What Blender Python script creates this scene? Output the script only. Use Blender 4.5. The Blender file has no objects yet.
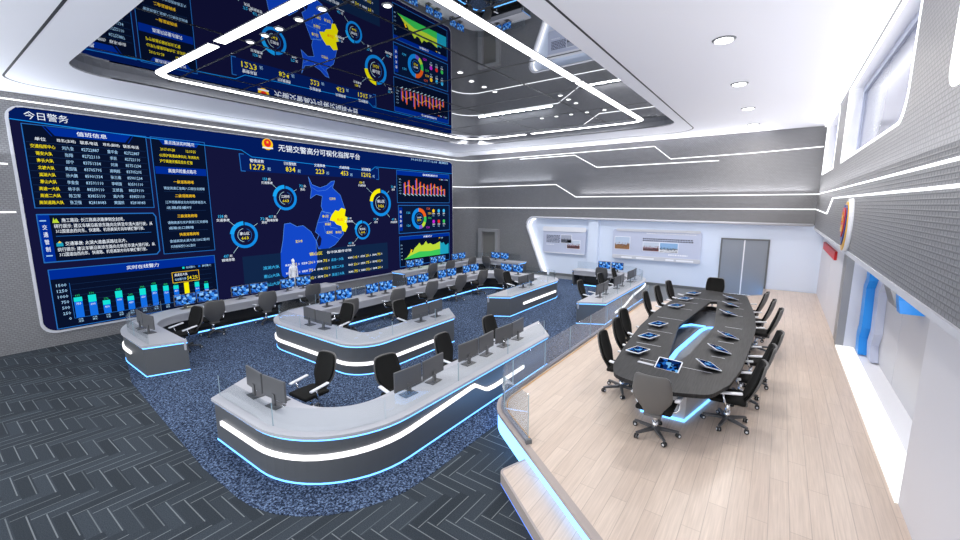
import bpy, bmesh, math, random
from math import pi, sin, cos, radians, hypot
from mathutils import Vector, Matrix
from mathutils.geometry import tessellate_polygon
random.seed(7)
COL = bpy.context.scene.collection

# ------------------------------------------------------------------ materials
def srgb(r, g, b):
    f = lambda c: (c/255/12.92) if c/255 <= .04045 else ((c/255+.055)/1.055)**2.4
    return (f(r), f(g), f(b), 1)
def new_mat(name):
    m = bpy.data.materials.new(name); m.use_nodes = True
    nt = m.node_tree; return m, nt, nt.nodes, nt.links
def pbr(name, col, rough=.5, metal=0., spec=.5):
    m, nt, N, L = new_mat(name); b = N['Principled BSDF']
    b.inputs['Base Color'].default_value = col; b.inputs['Roughness'].default_value = rough
    b.inputs['Metallic'].default_value = metal; b.inputs['Specular IOR Level'].default_value = spec
    return m
def emit(name, col, s=1., sample=False):
    m, nt, N, L = new_mat(name); N.remove(N['Principled BSDF'])
    e = N.new('ShaderNodeEmission'); e.inputs[0].default_value = col; e.inputs[1].default_value = s
    L.new(e.outputs[0], N['Material Output'].inputs[0])
    if not sample: m.cycles.emission_sampling = 'NONE'
    return m
def ramp(N, L, src, stops):
    r = N.new('ShaderNodeValToRGB'); els = r.color_ramp.elements
    while len(els) < len(stops): els.new(.5)
    for e, (p, c) in zip(els, stops): e.position = p; e.color = c
    L.new(src, r.inputs[0]); return r
M = {}
M['ceiling'] = pbr('ceiling_white', srgb(232, 232, 238), .6)
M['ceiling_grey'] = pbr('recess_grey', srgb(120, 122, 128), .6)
M['white'] = pbr('white_panel', srgb(222, 222, 228), .45)
M['niche_white'] = pbr('niche_white', srgb(222, 232, 248), .45)
M['white_gloss'] = pbr('white_gloss', srgb(240, 240, 244), .25)
M['mirror'] = pbr('mirror_ceiling', (.58, .59, .61, 1), .012, 1.)
M['seam'] = pbr('black_seam', (.006, .006, .007, 1), .4)
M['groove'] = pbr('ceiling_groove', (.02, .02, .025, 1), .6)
M['door'] = pbr('grey_door', srgb(140, 146, 155), .35)
M['door_dark'] = pbr('dull_door', srgb(120, 118, 115), .5)
M['frame_grey'] = pbr('grey_frame', srgb(150, 150, 152), .45)
M['trim_light'] = pbr('light_trim', srgb(205, 206, 212), .4)
M['skirting'] = pbr('dark_skirting', srgb(105, 108, 110), .5)
M['countertop'] = pbr('counter_grey', srgb(176, 176, 181), .36)
M['shell'] = pbr('console_charcoal', srgb(84, 86, 89), .4)
M['recess_dark'] = pbr('knee_recess', srgb(52, 52, 54), .6)
M['chair_black'] = pbr('black_fabric', (.008, .0078, .007, 1), .85, 0, .25)
M['chair_shell'] = pbr('grey_shell', srgb(98, 96, 94), .5)
M['chair_arm'] = pbr('pale_arm', srgb(225, 226, 230), .3)
M['chrome'] = pbr('chrome', (.75, .76, .78, 1), .15, 1.)
M['chair_base'] = pbr('base_grey', srgb(92, 93, 96), .35, .4)
M['caster'] = pbr('caster_black', (.015, .015, .015, 1), .5)
M['monitor'] = pbr('monitor_grey', srgb(82, 82, 84), .42)
M['keyboard'] = pbr('keyboard_grey', srgb(110, 110, 115), .5)
M['tablet_white'] = pbr('tablet_white', srgb(235, 237, 242), .3)
M['tray_grey'] = pbr('tray_grey', srgb(96, 100, 108), .2)
M['table_base'] = pbr('table_base', srgb(190, 190, 192), .35)
M['rail_metal'] = pbr('rail_grey', srgb(150, 150, 160), .35, .5)
M['edge_trim'] = pbr('platform_trim', srgb(168, 156, 150), .4)
M['gold_line'] = pbr('amber_line', srgb(214, 150, 40), .4)
M['red'] = pbr('red_sign', srgb(205, 10, 14), .45)
M['badge_gold'] = pbr('badge_gold', srgb(232, 178, 40), .3, .3)
M['badge_red'] = pbr('badge_red', srgb(205, 20, 20), .4)
M['badge_blue'] = pbr('badge_blue', srgb(28, 60, 150), .4)
M['blue_deco'] = pbr('blue_panel', srgb(34, 150, 240), .4)
M['niche_grey'] = pbr('niche_grey', srgb(135, 135, 138), .45)
M['figure'] = pbr('figure_white', srgb(236, 238, 244), .6)
M['photo_text'] = pbr('print_dark', srgb(70, 74, 92), .6)
M['photo_white'] = pbr('print_white', srgb(245, 246, 250), .5)
M['board_grey'] = pbr('board_grey', srgb(205, 205, 210), .4)
M['board'] = pbr('board_lavender', srgb(196, 202, 222), .4)
M['led_white'] = emit('led_white', (.98, .97, 1, 1), 1.8, True)
M['led_line'] = emit('led_line', (.95, .97, 1, 1), 2.2, True)
M['led_ceiling'] = emit('led_ceiling', (1, .99, 1, 1), 6., True)
M['led_spot'] = emit('led_spot', (1, 1, 1, 1), 14., True)
M['led_minispot'] = emit('led_minispot', (1, 1, 1, 1), 3., False)
M['led_blue'] = emit('led_blue', (.13, .42, 1., 1), 3.4, True)
M['led_blue_soft'] = emit('led_blue_soft', (.12, .28, 1., 1), 1.6, True)
M['led_riser'] = emit('led_riser', (.19, .48, 1., 1), 3.4, True)
M['led_sill'] = emit('led_sill', (1, 1, 1, 1), 1.3, True)

def glass_mat(name, tint, op, rough=.02, glossmul=1.):
    """thin clear glass: see-through with Fresnel reflections"""
    m, nt, N, L = new_mat(name); N.remove(N['Principled BSDF'])
    t = N.new('ShaderNodeBsdfTransparent'); t.inputs[0].default_value = tint
    g = N.new('ShaderNodeBsdfGlossy'); g.inputs['Roughness'].default_value = 0
    d = N.new('ShaderNodeBsdfDiffuse'); d.inputs[0].default_value = (.75, .8, .88, 1)
    lw = N.new('ShaderNodeLayerWeight'); pw = N.new('ShaderNodeMath'); pw.operation = 'POWER'; pw.inputs[1].default_value = 4.
    L.new(lw.outputs['Facing'], pw.inputs[0])
    mm = N.new('ShaderNodeMath'); mm.operation = 'MULTIPLY_ADD'; mm.inputs[1].default_value = .5*glossmul; mm.inputs[2].default_value = .025
    L.new(pw.outputs[0], mm.inputs[0])
    a = N.new('ShaderNodeMixShader'); a.inputs[0].default_value = op
    L.new(t.outputs[0], a.inputs[1]); L.new(d.outputs[0], a.inputs[2])
    b = N.new('ShaderNodeMixShader'); L.new(mm.outputs[0], b.inputs[0])
    L.new(a.outputs[0], b.inputs[1]); L.new(g.outputs[0], b.inputs[2])
    L.new(b.outputs[0], N['Material Output'].inputs[0]); return m
M['glass'] = glass_mat('clear_glass', (.95, .97, .98, 1), .0)
M['glass_rail'] = glass_mat('rail_glass', (.92, .95, .97, 1), .06)
M['glass_edge'] = pbr('glass_edge', srgb(165, 185, 195), .2)
M['window_glass'] = pbr('window_glass', srgb(150, 154, 172), .12, .0, .9)

def wall_mat():
    m, nt, N, L = new_mat('woven_grey_wall'); b = N['Principled BSDF']
    uv = N.new('ShaderNodeUVMap')
    br = N.new('ShaderNodeTexBrick'); br.offset = .5; br.squash = 1
    br.inputs['Color1'].default_value = srgb(134, 134, 136); br.inputs['Color2'].default_value = srgb(126, 126, 128)
    br.inputs['Mortar'].default_value = srgb(108, 108, 110)
    br.inputs['Scale'].default_value = 1; br.inputs['Mortar Size'].default_value = .010
    br.inputs['Mortar Smooth'].default_value = .6
    br.inputs['Brick Width'].default_value = .09; br.inputs['Row Height'].default_value = .05
    L.new(uv.outputs[0], br.inputs['Vector']); L.new(br.outputs['Color'], b.inputs['Base Color'])
    bp = N.new('ShaderNodeBump'); bp.inputs['Strength'].default_value = .35; bp.inputs['Distance'].default_value = .02
    inv = N.new('ShaderNodeMath'); inv.operation = 'SUBTRACT'; inv.inputs[0].default_value = 1
    L.new(br.outputs['Fac'], inv.inputs[1]); L.new(inv.outputs[0], bp.inputs['Height'])
    L.new(bp.outputs[0], b.inputs['Normal'])
    b.inputs['Roughness'].default_value = .45
    return m
M['wall'] = wall_mat()

def wood_mat():
    m, nt, N, L = new_mat('pale_oak_planks'); b = N['Principled BSDF']
    tc = N.new('ShaderNodeTexCoord'); mp = N.new('ShaderNodeMapping')
    mp.inputs['Rotation'].default_value = (0, 0, pi/2)
    L.new(tc.outputs['Object'], mp.inputs[0])
    br = N.new('ShaderNodeTexBrick'); br.offset = .37; br.offset_frequency = 2
    br.inputs['Color1'].default_value = srgb(218, 200, 184); br.inputs['Color2'].default_value = srgb(210, 191, 175)
    br.inputs['Mortar'].default_value = srgb(188, 170, 155)
    br.inputs['Scale'].default_value = 1; br.inputs['Mortar Size'].default_value = .004
    br.inputs['Brick Width'].default_value = 1.5; br.inputs['Row Height'].default_value = .19
    L.new(mp.outputs[0], br.inputs['Vector'])
    m2 = N.new('ShaderNodeMapping'); m2.inputs['Scale'].default_value = (60, 2.2, 1); L.new(tc.outputs['Object'], m2.inputs[0])
    no = N.new('ShaderNodeTexNoise'); no.inputs['Scale'].default_value = 1; no.inputs['Detail'].default_value = 4
    L.new(m2.outputs[0], no.inputs['Vector'])
    r = ramp(N, L, no.outputs['Fac'], [(.3, (.86, .85, .84, 1)), (.75, (1.05, 1.05, 1.05, 1))])
    mx = N.new('ShaderNodeMix'); mx.data_type = 'RGBA'; mx.blend_type = 'MULTIPLY'; mx.inputs[0].default_value = 1
    L.new(br.outputs['Color'], mx.inputs[6]); L.new(r.outputs[0], mx.inputs[7]); L.new(mx.outputs[2], b.inputs['Base Color'])
    b.inputs['Roughness'].default_value = .3; b.inputs['Specular IOR Level'].default_value = .4
    return m
M['wood'] = wood_mat()

def carpet_mat():
    m, nt, N, L = new_mat('speckled_blue_carpet'); b = N['Principled BSDF']
    tc = N.new('ShaderNodeTexCoord')
    n1 = N.new('ShaderNodeTexNoise'); n1.inputs['Scale'].default_value = 34; n1.inputs['Detail'].default_value = 5; n1.inputs['Roughness'].default_value = .8
    L.new(tc.outputs['Object'], n1.inputs['Vector'])
    r = ramp(N, L, n1.outputs['Fac'], [(.42, srgb(18, 24, 36)), (.5, srgb(50, 63, 88)), (.62, srgb(122, 142, 172))])
    L.new(r.outputs[0], b.inputs['Base Color']); b.inputs['Roughness'].default_value = .95; b.inputs['Specular IOR Level'].default_value = .1
    return m
M['carpet'] = carpet_mat()

def tile_mat():
    """carpet planks: U runs along the plank, V across, third value = tone"""
    m, nt, N, L = new_mat('herringbone_carpet_tile'); b = N['Principled BSDF']
    uv = N.new('ShaderNodeUVMap'); uv.uv_map = 'UVMap'
    sp = N.new('ShaderNodeSeparateXYZ'); L.new(uv.outputs[0], sp.inputs[0])
    at = N.new('ShaderNodeVertexColor'); at.layer_name = 'tone'
    # a pale yarn line close to one long edge of each plank
    a = N.new('ShaderNodeMath'); a.operation = 'SUBTRACT'; a.inputs[1].default_value = .85; L.new(sp.outputs['Y'], a.inputs[0])
    ab = N.new('ShaderNodeMath'); ab.operation = 'ABSOLUTE'; L.new(a.outputs[0], ab.inputs[0])
    lt = N.new('ShaderNodeMath'); lt.operation = 'LESS_THAN'; lt.inputs[1].default_value = .04; L.new(ab.outputs[0], lt.inputs[0])
    tc = N.new('ShaderNodeTexCoord'); no = N.new('ShaderNodeTexNoise'); no.inputs['Scale'].default_value = 90; no.inputs['Detail'].default_value = 3
    L.new(tc.outputs['Object'], no.inputs['Vector'])
    r = ramp(N, L, no.outputs['Fac'], [(.3, srgb(52, 59, 66)), (.7, srgb(76, 84, 92))])
    mt = N.new('ShaderNodeMix'); mt.data_type = 'RGBA'; mt.blend_type = 'MULTIPLY'; mt.inputs[0].default_value = 1
    L.new(r.outputs[0], mt.inputs[6]); L.new(at.outputs['Color'], mt.inputs[7])
    sm = N.new('ShaderNodeMath'); sm.operation = 'MULTIPLY'; L.new(lt.outputs[0], sm.inputs[0]); L.new(at.outputs['Alpha'], sm.inputs[1])
    mx = N.new('ShaderNodeMix'); mx.data_type = 'RGBA'; L.new(sm.outputs[0], mx.inputs[0])
    L.new(mt.outputs[2], mx.inputs[6]); mx.inputs[7].default_value = srgb(112, 117, 120)
    L.new(mx.outputs[2], b.inputs['Base Color']); b.inputs['Roughness'].default_value = .9; b.inputs['Specular IOR Level'].default_value = .15
    return m
M['tile'] = tile_mat()

def tabletop_mat():
    m, nt, N, L = new_mat('black_oak_veneer'); b = N['Principled BSDF']
    tc = N.new('ShaderNodeTexCoord'); mp = N.new('ShaderNodeMapping'); mp.inputs['Scale'].default_value = (70, 3, 1)
    L.new(tc.outputs['Object'], mp.inputs[0])
    no = N.new('ShaderNodeTexNoise'); no.inputs['Scale'].default_value = 1; no.inputs['Detail'].default_value = 3; L.new(mp.outputs[0], no.inputs['Vector'])
    r = ramp(N, L, no.outputs['Fac'], [(.35, srgb(22, 22, 23)), (.7, srgb(46, 46, 47))])
    L.new(r.outputs[0], b.inputs['Base Color']); b.inputs['Roughness'].default_value = .5; b.inputs['Specular IOR Level'].default_value = .3
    return m
M['tabletop'] = tabletop_mat()

def screen_mat(name, cols, scale, strength, seed):
    """a lit display showing a patchwork map picture"""
    m, nt, N, L = new_mat(name); N.remove(N['Principled BSDF'])
    uv = N.new('ShaderNodeUVMap'); mp = N.new('ShaderNodeMapping'); mp.inputs['Location'].default_value = (seed, seed*.7, 0)
    mp.inputs['Scale'].default_value = scale; L.new(uv.outputs[0], mp.inputs[0])
    v = N.new('ShaderNodeTexVoronoi'); v.distance = 'CHEBYCHEV'; v.inputs['Scale'].default_value = 1; L.new(mp.outputs[0], v.inputs['Vector'])
    sp = N.new('ShaderNodeSeparateColor'); L.new(v.outputs['Color'], sp.inputs[0])
    r = ramp(N, L, sp.outputs[0], cols); r.color_ramp.interpolation = 'CONSTANT'
    e = N.new('ShaderNodeEmission'); L.new(r.outputs[0], e.inputs[0]); e.inputs[1].default_value = strength
    L.new(e.outputs[0], N['Material Output'].inputs[0]); m.cycles.emission_sampling = 'NONE'; return m
M['screen'] = screen_mat('monitor_picture', [(0, srgb(14, 30, 62)), (.22, srgb(40, 100, 190)), (.45, srgb(62, 140, 235)), (.7, srgb(140, 195, 250)), (.86, srgb(24, 60, 130))], (7, 5, 1), 1., 1.3)
M['tablet_screen'] = screen_mat('tablet_picture', [(0, srgb(8, 18, 44)), (.35, srgb(14, 48, 110)), (.6, srgb(30, 105, 200)), (.84, srgb(120, 190, 245)), (.92, srgb(10, 26, 60))], (6, 4, 1), .9, 4.1)

# ------------------------------------------------------------------ mesh helpers
def obj(name, bm, mats, parent=None, smooth=False):
    me = bpy.data.meshes.new(name); bm.normal_update(); bm.to_mesh(me); bm.free()
    for m in (mats if isinstance(mats, (list, tuple)) else [mats]): me.materials.append(M[m] if isinstance(m, str) else m)
    if smooth:
        for p in me.polygons: p.use_smooth = True
    o = bpy.data.objects.new(name, me); COL.objects.link(o)
    if parent: o.parent = parent
    return o
def tag(o, label, cat, group=None, kind=None):
    o['label'] = label; o['category'] = cat
    if group: o['group'] = group
    if kind: o['kind'] = kind
    return o
def struct(o, label=None, cat=None):
    o['kind'] = 'structure'
    if label: o['label'] = label
    if cat: o['category'] = cat
    return o
def thing(name, label, cat, loc=(0, 0, 0), rz=0, group=None):
    o = bpy.data.objects.new(name, None); COL.objects.link(o); o.empty_display_size = .2
    o.location = loc; o.rotation_euler = (0, 0, rz)
    return tag(o, label, cat, group)
def copy_tree(o, parent=None):
    c = o.copy(); COL.objects.link(c)
    if parent: c.parent = parent
    for ch in list(o.children): copy_tree(ch, c)
    return c
def place(proto, used, loc, rz, label, group):
    o = proto if not used else copy_tree(proto)
    o.location = loc; o.rotation_euler = (0, 0, rz); o['label'] = label; o['group'] = group
    return o
def newbm(): return bmesh.new()
def box(bm, x0, y0, z0, x1, y1, z1, mi=0, mat=None):
    vs = [bm.verts.new((x, y, z)) for z in (z0, z1) for x, y in ((x0, y0), (x1, y0), (x1, y1), (x0, y1))]
    if mat is not None:
        for v in vs: v.co = mat @ v.co
    fs = [bm.faces.new([vs[i] for i in q]) for q in ((3, 2, 1, 0), (4, 5, 6, 7), (0, 1, 5, 4), (1, 2, 6, 5), (2, 3, 7, 6), (3, 0, 4, 7))]
    for f in fs: f.material_index = mi
    return vs
def bevel(bm, w, seg=2):
    bmesh.ops.bevel(bm, geom=list(bm.edges), offset=w, segments=seg, affect='EDGES', profile=.5)
def prism(bm, poly, z0, z1, mi=0, side_mi=None, holes=(), lift=None):
    """closed solid over a plan polygon (with holes); lift maps (x,y,z) to a Vector"""
    lift = lift or (lambda x, y, z: Vector((x, y, z)))
    loops = [list(poly)] + [list(h) for h in holes]
    flat = [p for l in loops for p in l]
    tris = tessellate_polygon([[Vector((p[0], p[1], 0)) for p in l] for l in loops])
    lo = [bm.verts.new(lift(p[0], p[1], z0)) for p in flat]; hi = [bm.verts.new(lift(p[0], p[1], z1)) for p in flat]
    for t in tris:
        for vs in ([hi[i] for i in t], [lo[i] for i in reversed(t)]):
            try: bm.faces.new(vs).material_index = mi
            except ValueError: pass
    k = 0
    for l in loops:
        n = len(l)
        for i in range(n):
            a, b = k+i, k+(i+1) % n
            try: bm.faces.new((lo[a], lo[b], hi[b], hi[a])).material_index = mi if side_mi is None else side_mi
            except ValueError: pass
        k += n
    bmesh.ops.recalc_face_normals(bm, faces=bm.faces)
def round_path(pts, seg=8, closed=False):
    """pts = (x, y, radius); corners become arcs"""
    out = []; n = len(pts)
    for i, p in enumerate(pts):
        r = p[2] if len(p) > 2 else 0
        if r <= 0 or (not closed and i in (0, n-1)): out.append((p[0], p[1])); continue
        P = Vector(p[:2]); A = Vector(pts[i-1][:2]) - P; B = Vector(pts[(i+1) % n][:2]) - P
        la, lb = A.length, B.length; A.normalize(); B.normalize()
        ang = A.angle(B); t = min(r/math.tan(ang/2), la*.98, lb*.98); rr = t*math.tan(ang/2)
        c = P + (A+B).normalized()*(rr/sin(ang/2))
        s, e = P + A*t, P + B*t
        a0 = math.atan2(*(s-c).yx); a1 = math.atan2(*(e-c).yx); d = (a1-a0+pi) % (2*pi) - pi
        for k in range(seg+1):
            a = a0 + d*k/seg; out.append((c.x+rr*cos(a), c.y+rr*sin(a)))
    return out
def offset(path, d):
    out = []; n = len(path)
    for i in range(n):
        ds = []
        if i > 0: ds.append((Vector(path[i])-Vector(path[i-1])).normalized())
        if i < n-1: ds.append((Vector(path[i+1])-Vector(path[i])).normalized())
        ns = [Vector((-v.y, v.x)) for v in ds]
        m = sum(ns, Vector((0, 0)))/len(ns)
        m = m/m.length_squared if m.length_squared > .2 else m
        q = Vector(path[i]) + m*d; out.append((q.x, q.y))
    return out
def densify(path, step):
    out = [path[0]]
    for a, b in zip(path, path[1:]):
        L = hypot(b[0]-a[0], b[1]-a[1]); k = max(1, int(L/step))
        out += [(a[0]+(b[0]-a[0])*i/k, a[1]+(b[1]-a[1])*i/k) for i in range(1, k+1)]
    return out
def lengths(path):
    s = [0]
    for a, b in zip(path, path[1:]): s.append(s[-1]+hypot(b[0]-a[0], b[1]-a[1]))
    return s
def cut(path, s0, s1):
    """the stretch of a path between two arc lengths"""
    S = lengths(path); out = []
    def at(s):
        for i in range(len(S)-1):
            if S[i] <= s <= S[i+1] + 1e-9:
                t = (s-S[i])/max(1e-9, S[i+1]-S[i]); a, b = path[i], path[i+1]
                return (a[0]+(b[0]-a[0])*t, a[1]+(b[1]-a[1])*t)
        return path[-1]
    out.append(at(s0)); out += [p for p, s in zip(path, S) if s0+1e-4 < s < s1-1e-4]; out.append(at(s1))
    return out
def ribbon(bm, path, d0, d1, z0, z1, mi=0, end_mi=None):
    """solid band along a path between two offsets; z0/z1 may be lists"""
    A, B = offset(path, d0), offset(path, d1); n = len(path)
    f0 = z0 if isinstance(z0, (list, tuple)) else [z0]*n; f1 = z1 if isinstance(z1, (list, tuple)) else [z1]*n
    q = [[bm.verts.new((*A[i], f0[i])), bm.verts.new((*B[i], f0[i])), bm.verts.new((*B[i], f1[i])), bm.verts.new((*A[i], f1[i]))] for i in range(n)]
    for i in range(n-1):
        for k in range(4):
            bm.faces.new((q[i][k], q[i+1][k], q[i+1][(k+1) % 4], q[i][(k+1) % 4])).material_index = mi
    e = mi if end_mi is None else end_mi
    bm.faces.new(q[0]).material_index = e; bm.faces.new(list(reversed(q[-1]))).material_index = e
    bmesh.ops.recalc_face_normals(bm, faces=bm.faces)
def tube(bm, pts, r, seg=8, closed=False, mi=0):
    pts = [Vector(p) for p in pts]; n = len(pts); rings = []
    rs = r if isinstance(r, (list, tuple)) else [r]*n
    for i, p in enumerate(pts):
        a = pts[(i-1) % n] if (closed or i > 0) else p; b = pts[(i+1) % n] if (closed or i < n-1) else p
        t = (b-a).normalized(); u = t.cross(Vector((0, 0, 1)))
        if u.length < .05: u = t.cross(Vector((0, 1, 0)))
        u.normalize(); w = u.cross(t)
        rings.append([bm.verts.new(p + (u*cos(2*pi*k/seg)+w*sin(2*pi*k/seg))*rs[i]) for k in range(seg)])
    for i in range(n if closed else n-1):
        A, B = rings[i], rings[(i+1) % n]
        for k in range(seg): bm.faces.new((A[k], A[(k+1) % seg], B[(k+1) % seg], B[k])).material_index = mi
    if not closed:
        bm.faces.new(list(reversed(rings[0]))).material_index = mi; bm.faces.new(rings[-1]).material_index = mi
    bmesh.ops.recalc_face_normals(bm, faces=bm.faces)
def cyl(bm, x, y, z0, z1, r0, r1=None, seg=16, mi=0):
    r1 = r0 if r1 is None else r1
    A = [bm.verts.new((x+r0*cos(2*pi*k/seg), y+r0*sin(2*pi*k/seg), z0)) for k in range(seg)]
    B = [bm.verts.new((x+r1*cos(2*pi*k/seg), y+r1*sin(2*pi*k/seg), z1)) for k in range(seg)]
    fs = [bm.faces.new((A[k], A[(k+1) % seg], B[(k+1) % seg], B[k])) for k in range(seg)]
    fs += [bm.faces.new(list(reversed(A))), bm.faces.new(B)]
    for f in fs: f.material_index = mi
def sheet(bm, poly, lift, uv=None, holes=(), mi=0):
    """flat tessellated face with metric UVs; poly in (a,b), lift -> 3D"""
    loops = [list(poly)] + [list(h) for h in holes]; flat = [p for l in loops for p in l]
    vs = [bm.verts.new(lift(*p)) for p in flat]; L = bm.loops.layers.uv.verify()
    for t in tessellate_polygon([[Vector((p[0], p[1], 0)) for p in l] for l in loops]):
        try: f = bm.faces.new([vs[i] for i in t])
        except ValueError: continue
        f.material_index = mi
        for lp, i in zip(f.loops, t): lp[L].uv = flat[i]
def rrect(x0, y0, x1, y1, r, seg=6):
    return round_path([(x0, y0, r), (x1, y0, r), (x1, y1, r), (x0, y1, r)], seg, True)

# ------------------------------------------------------------------ room shell
XL, XR, XRU, YB, YN, ZC, ZM = -15.5, 1.4, 1.08, 20.15, -2.6, 6.6, 6.8
PZ = .35   # raised platform level
# lower floor: herringbone carpet planks
bm = newbm(); uvl = bm.loops.layers.uv.new('UVMap'); cl = bm.loops.layers.color.new('tone')
W = .155; LN = 4
SEEN = set()
def plank(x, y, lx, ly, along_x):
    if (round(x, 3), round(y, 3)) in SEEN: return
    SEEN.add((round(x, 3), round(y, 3)))
    vs = [bm.verts.new((x, y, 0)), bm.verts.new((x+lx, y, 0)), bm.verts.new((x+lx, y+ly, 0)), bm.verts.new((x, y+ly, 0))]
    f = bm.faces.new(vs); t = random.choice((.74, .78, .82, .84, .88)); a = random.choice((1, 1, 1, .7, .4))
    uvs = ((0, 0), (1, 0), (1, 1), (0, 1)) if along_x else ((0, 1), (0, 0), (1, 0), (1, 1))
    uvs = ((0, 0), (1, 0), (1, 1), (0, 1)) if along_x else ((0, 0), (0, 1), (1, 1), (1, 0))
    for lp, u in zip(f.loops, uvs): lp[uvl].uv = u; lp[cl] = (t, t, t, a)
def planks(X0, Y0, X1, Y1):
    c0, c1, r0, r1 = int(X0/W)-9, int(X1/W)+9, int(Y0/W)-9, int(Y1/W)+9
    for r in range(r0, r1):
        for c in range(c0, c1):
            if (c-r) % (2*LN) == 0:
                x, y = c*W, r*W
                if X0-.7 < x < X1 and Y0 <= y < Y1: plank(x, y, LN*W, W, True)
            if (c-r) % (2*LN) == LN and X0 <= c*W < X1:
                y = r*W - (LN-1)*W
                if Y0-.7 < y < Y1: plank(c*W, y, W, LN*W, False)
planks(XL, YN, -.2, 3.4); planks(-5.0, 3.1, -2.0, 7.6)
for co, no in (((XL, 0, 0), (-1, 0, 0)), ((0, YN, 0), (0, -1, 0)), ((XR, 0, 0), (1, 0, 0))):
    bmesh.ops.bisect_plane(bm, geom=bm.verts[:]+bm.edges[:]+bm.faces[:], plane_co=co, plane_no=no, clear_outer=True)
floor = struct(obj('floor', bm, 'tile'), 'dark herringbone carpet plank floor', 'floor')
bm = newbm(); box(bm, XL, YN, -.12, XR, YB+.25, -.004)
struct(obj('floor_slab', bm, 'skirting'), 'dull grey base floor under the carpets', 'floor')
bm = newbm()
zone = round_path([(-12.4, 2.75, .3), (-10.9, 2.45, .3), (-6.4, 2.1, .6), (-3.66, 2.1, 1.7), (-3.66, 16.2, .5), (-5.2, 19.4, .3), (-15.2, 19.4, .3), (-15.2, 4.4, .8)], 8, True)
prism(bm, zone, .001, .008)
struct(obj('floor_carpet', bm, 'carpet'), 'speckled navy carpet around the consoles', 'floor')

# ceiling with the recessed mirror panel
RO = round_path([(-12.75, 2.4, .85), (-3.3, 2.4, .3), (-3.3, 16.85, .75), (-12.75, 16.85, 1.5)], 8, True)
bm = newbm()
outer = [(-15.05, YN), (XRU, YN), (XRU, YB), (-15.05, YB)]
prism(bm, outer, ZC, ZC+.03, holes=[RO])
# soft roll-down along the screen wall
ribbon(bm, [(-15.05, YN), (-15.05, YB)], 0, .45, [ZC]*2, [ZC+.03]*2)
for v in bm.verts:
    if v.co.x < -15.4: v.co.z -= .14
ceiling = struct(obj('ceiling', bm, 'ceiling'), 'white ceiling with a rounded rectangular recess', 'ceiling')
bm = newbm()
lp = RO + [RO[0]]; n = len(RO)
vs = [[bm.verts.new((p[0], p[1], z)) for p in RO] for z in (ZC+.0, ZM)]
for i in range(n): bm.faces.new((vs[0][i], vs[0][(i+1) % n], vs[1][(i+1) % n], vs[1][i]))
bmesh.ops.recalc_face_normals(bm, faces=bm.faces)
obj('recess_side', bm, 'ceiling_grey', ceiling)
bm = newbm(); prism(bm, rrect(-12.95, 2.2, -3.1, 17.05, .3), ZM, ZM+.03)
obj('mirror_panel', bm, 'mirror', ceiling)
bm = newbm()
for y in (4.4, 5.8, 8.38, 11.0, 13.6, 15.9): box(bm, -12.9, y-.02, ZM-.004, -3.2, y+.02, ZM-.001)
for x in (-11.3, -8.5, -5.65): box(bm, x-.018, 2.3, ZM-.006, x+.018, 17., ZM-.003)
obj('panel_seams', bm, 'seam', ceiling)
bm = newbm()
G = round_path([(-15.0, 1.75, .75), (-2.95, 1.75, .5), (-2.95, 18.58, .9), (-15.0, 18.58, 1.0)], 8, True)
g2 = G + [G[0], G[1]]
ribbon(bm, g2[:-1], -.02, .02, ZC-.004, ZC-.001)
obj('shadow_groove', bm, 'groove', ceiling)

# screen wall, its rounded corner and the far wall
LX = lambda y, z: Vector((XL, y, z))
bm = newbm(); sheet(bm, [(YN, 0), (18.9, 0), (18.9, ZC), (YN, ZC)], LX)
uvl = bm.loops.layers.uv.verify(); prev = None
for k in range(13):
    a = pi/2*k/12; x = -14.55 - .95*cos(a); y = 18.9 + 1.25*sin(a); s = 18.9 + 1.7*k/12
    cur = (bm.verts.new((x, y, 0)), bm.verts.new((x, y, ZC)), s)
    if prev:
        f = bm.faces.new((prev[0], cur[0], cur[1], prev[1])); f.smooth = True
        for lp, u in zip(f.loops, ((prev[2], 0), (cur[2], 0), (cur[2], ZC), (prev[2], ZC))): lp[uvl].uv = u
    prev = cur
struct(obj('wall_left', bm, 'wall'), 'grey woven-textured wall carrying the giant display', 'wall')
BX = lambda x, z: Vector((x, YB, z))
niche = round_path([(-9.95, 0), (-10.35, .22, .25), (-11.5, 3.09, .4), (1.4, 2.98), (1.4, 0)], 8)
bm = newbm()
sheet(bm, [(-14.55, 0)] + niche[:-2] + [(XRU, 2.98), (XRU, ZC), (-14.55, ZC)], BX)
wb = struct(obj('wall_back', bm, 'wall'), 'grey woven far wall above the white exhibit niche', 'wall')
bm = newbm()
box(bm, -11.7, YB+.25, 0, XR+.3, YB+.33, 3.15)
obj('niche_back', bm, 'niche_white', wb)
bm = newbm()
for a, b in zip(niche[:-1], niche[1:-1]):
    q = [bm.verts.new((a[0], YB, a[1])), bm.verts.new((b[0], YB, b[1])), bm.verts.new((b[0], YB+.26, b[1])), bm.verts.new((a[0], YB+.26, a[1]))]
    bm.faces.new(q)
bmesh.ops.recalc_face_normals(bm, faces=bm.faces)
obj('niche_reveal', bm, 'white_gloss', wb)
bm = newbm(); box(bm, -7.8, YB+.06, 0, -7.3, YB+.26, 3.03)
struct(obj('pilaster', bm, 'niche_white'), 'white pilaster between the two exhibit boards', 'pillar')
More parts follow.
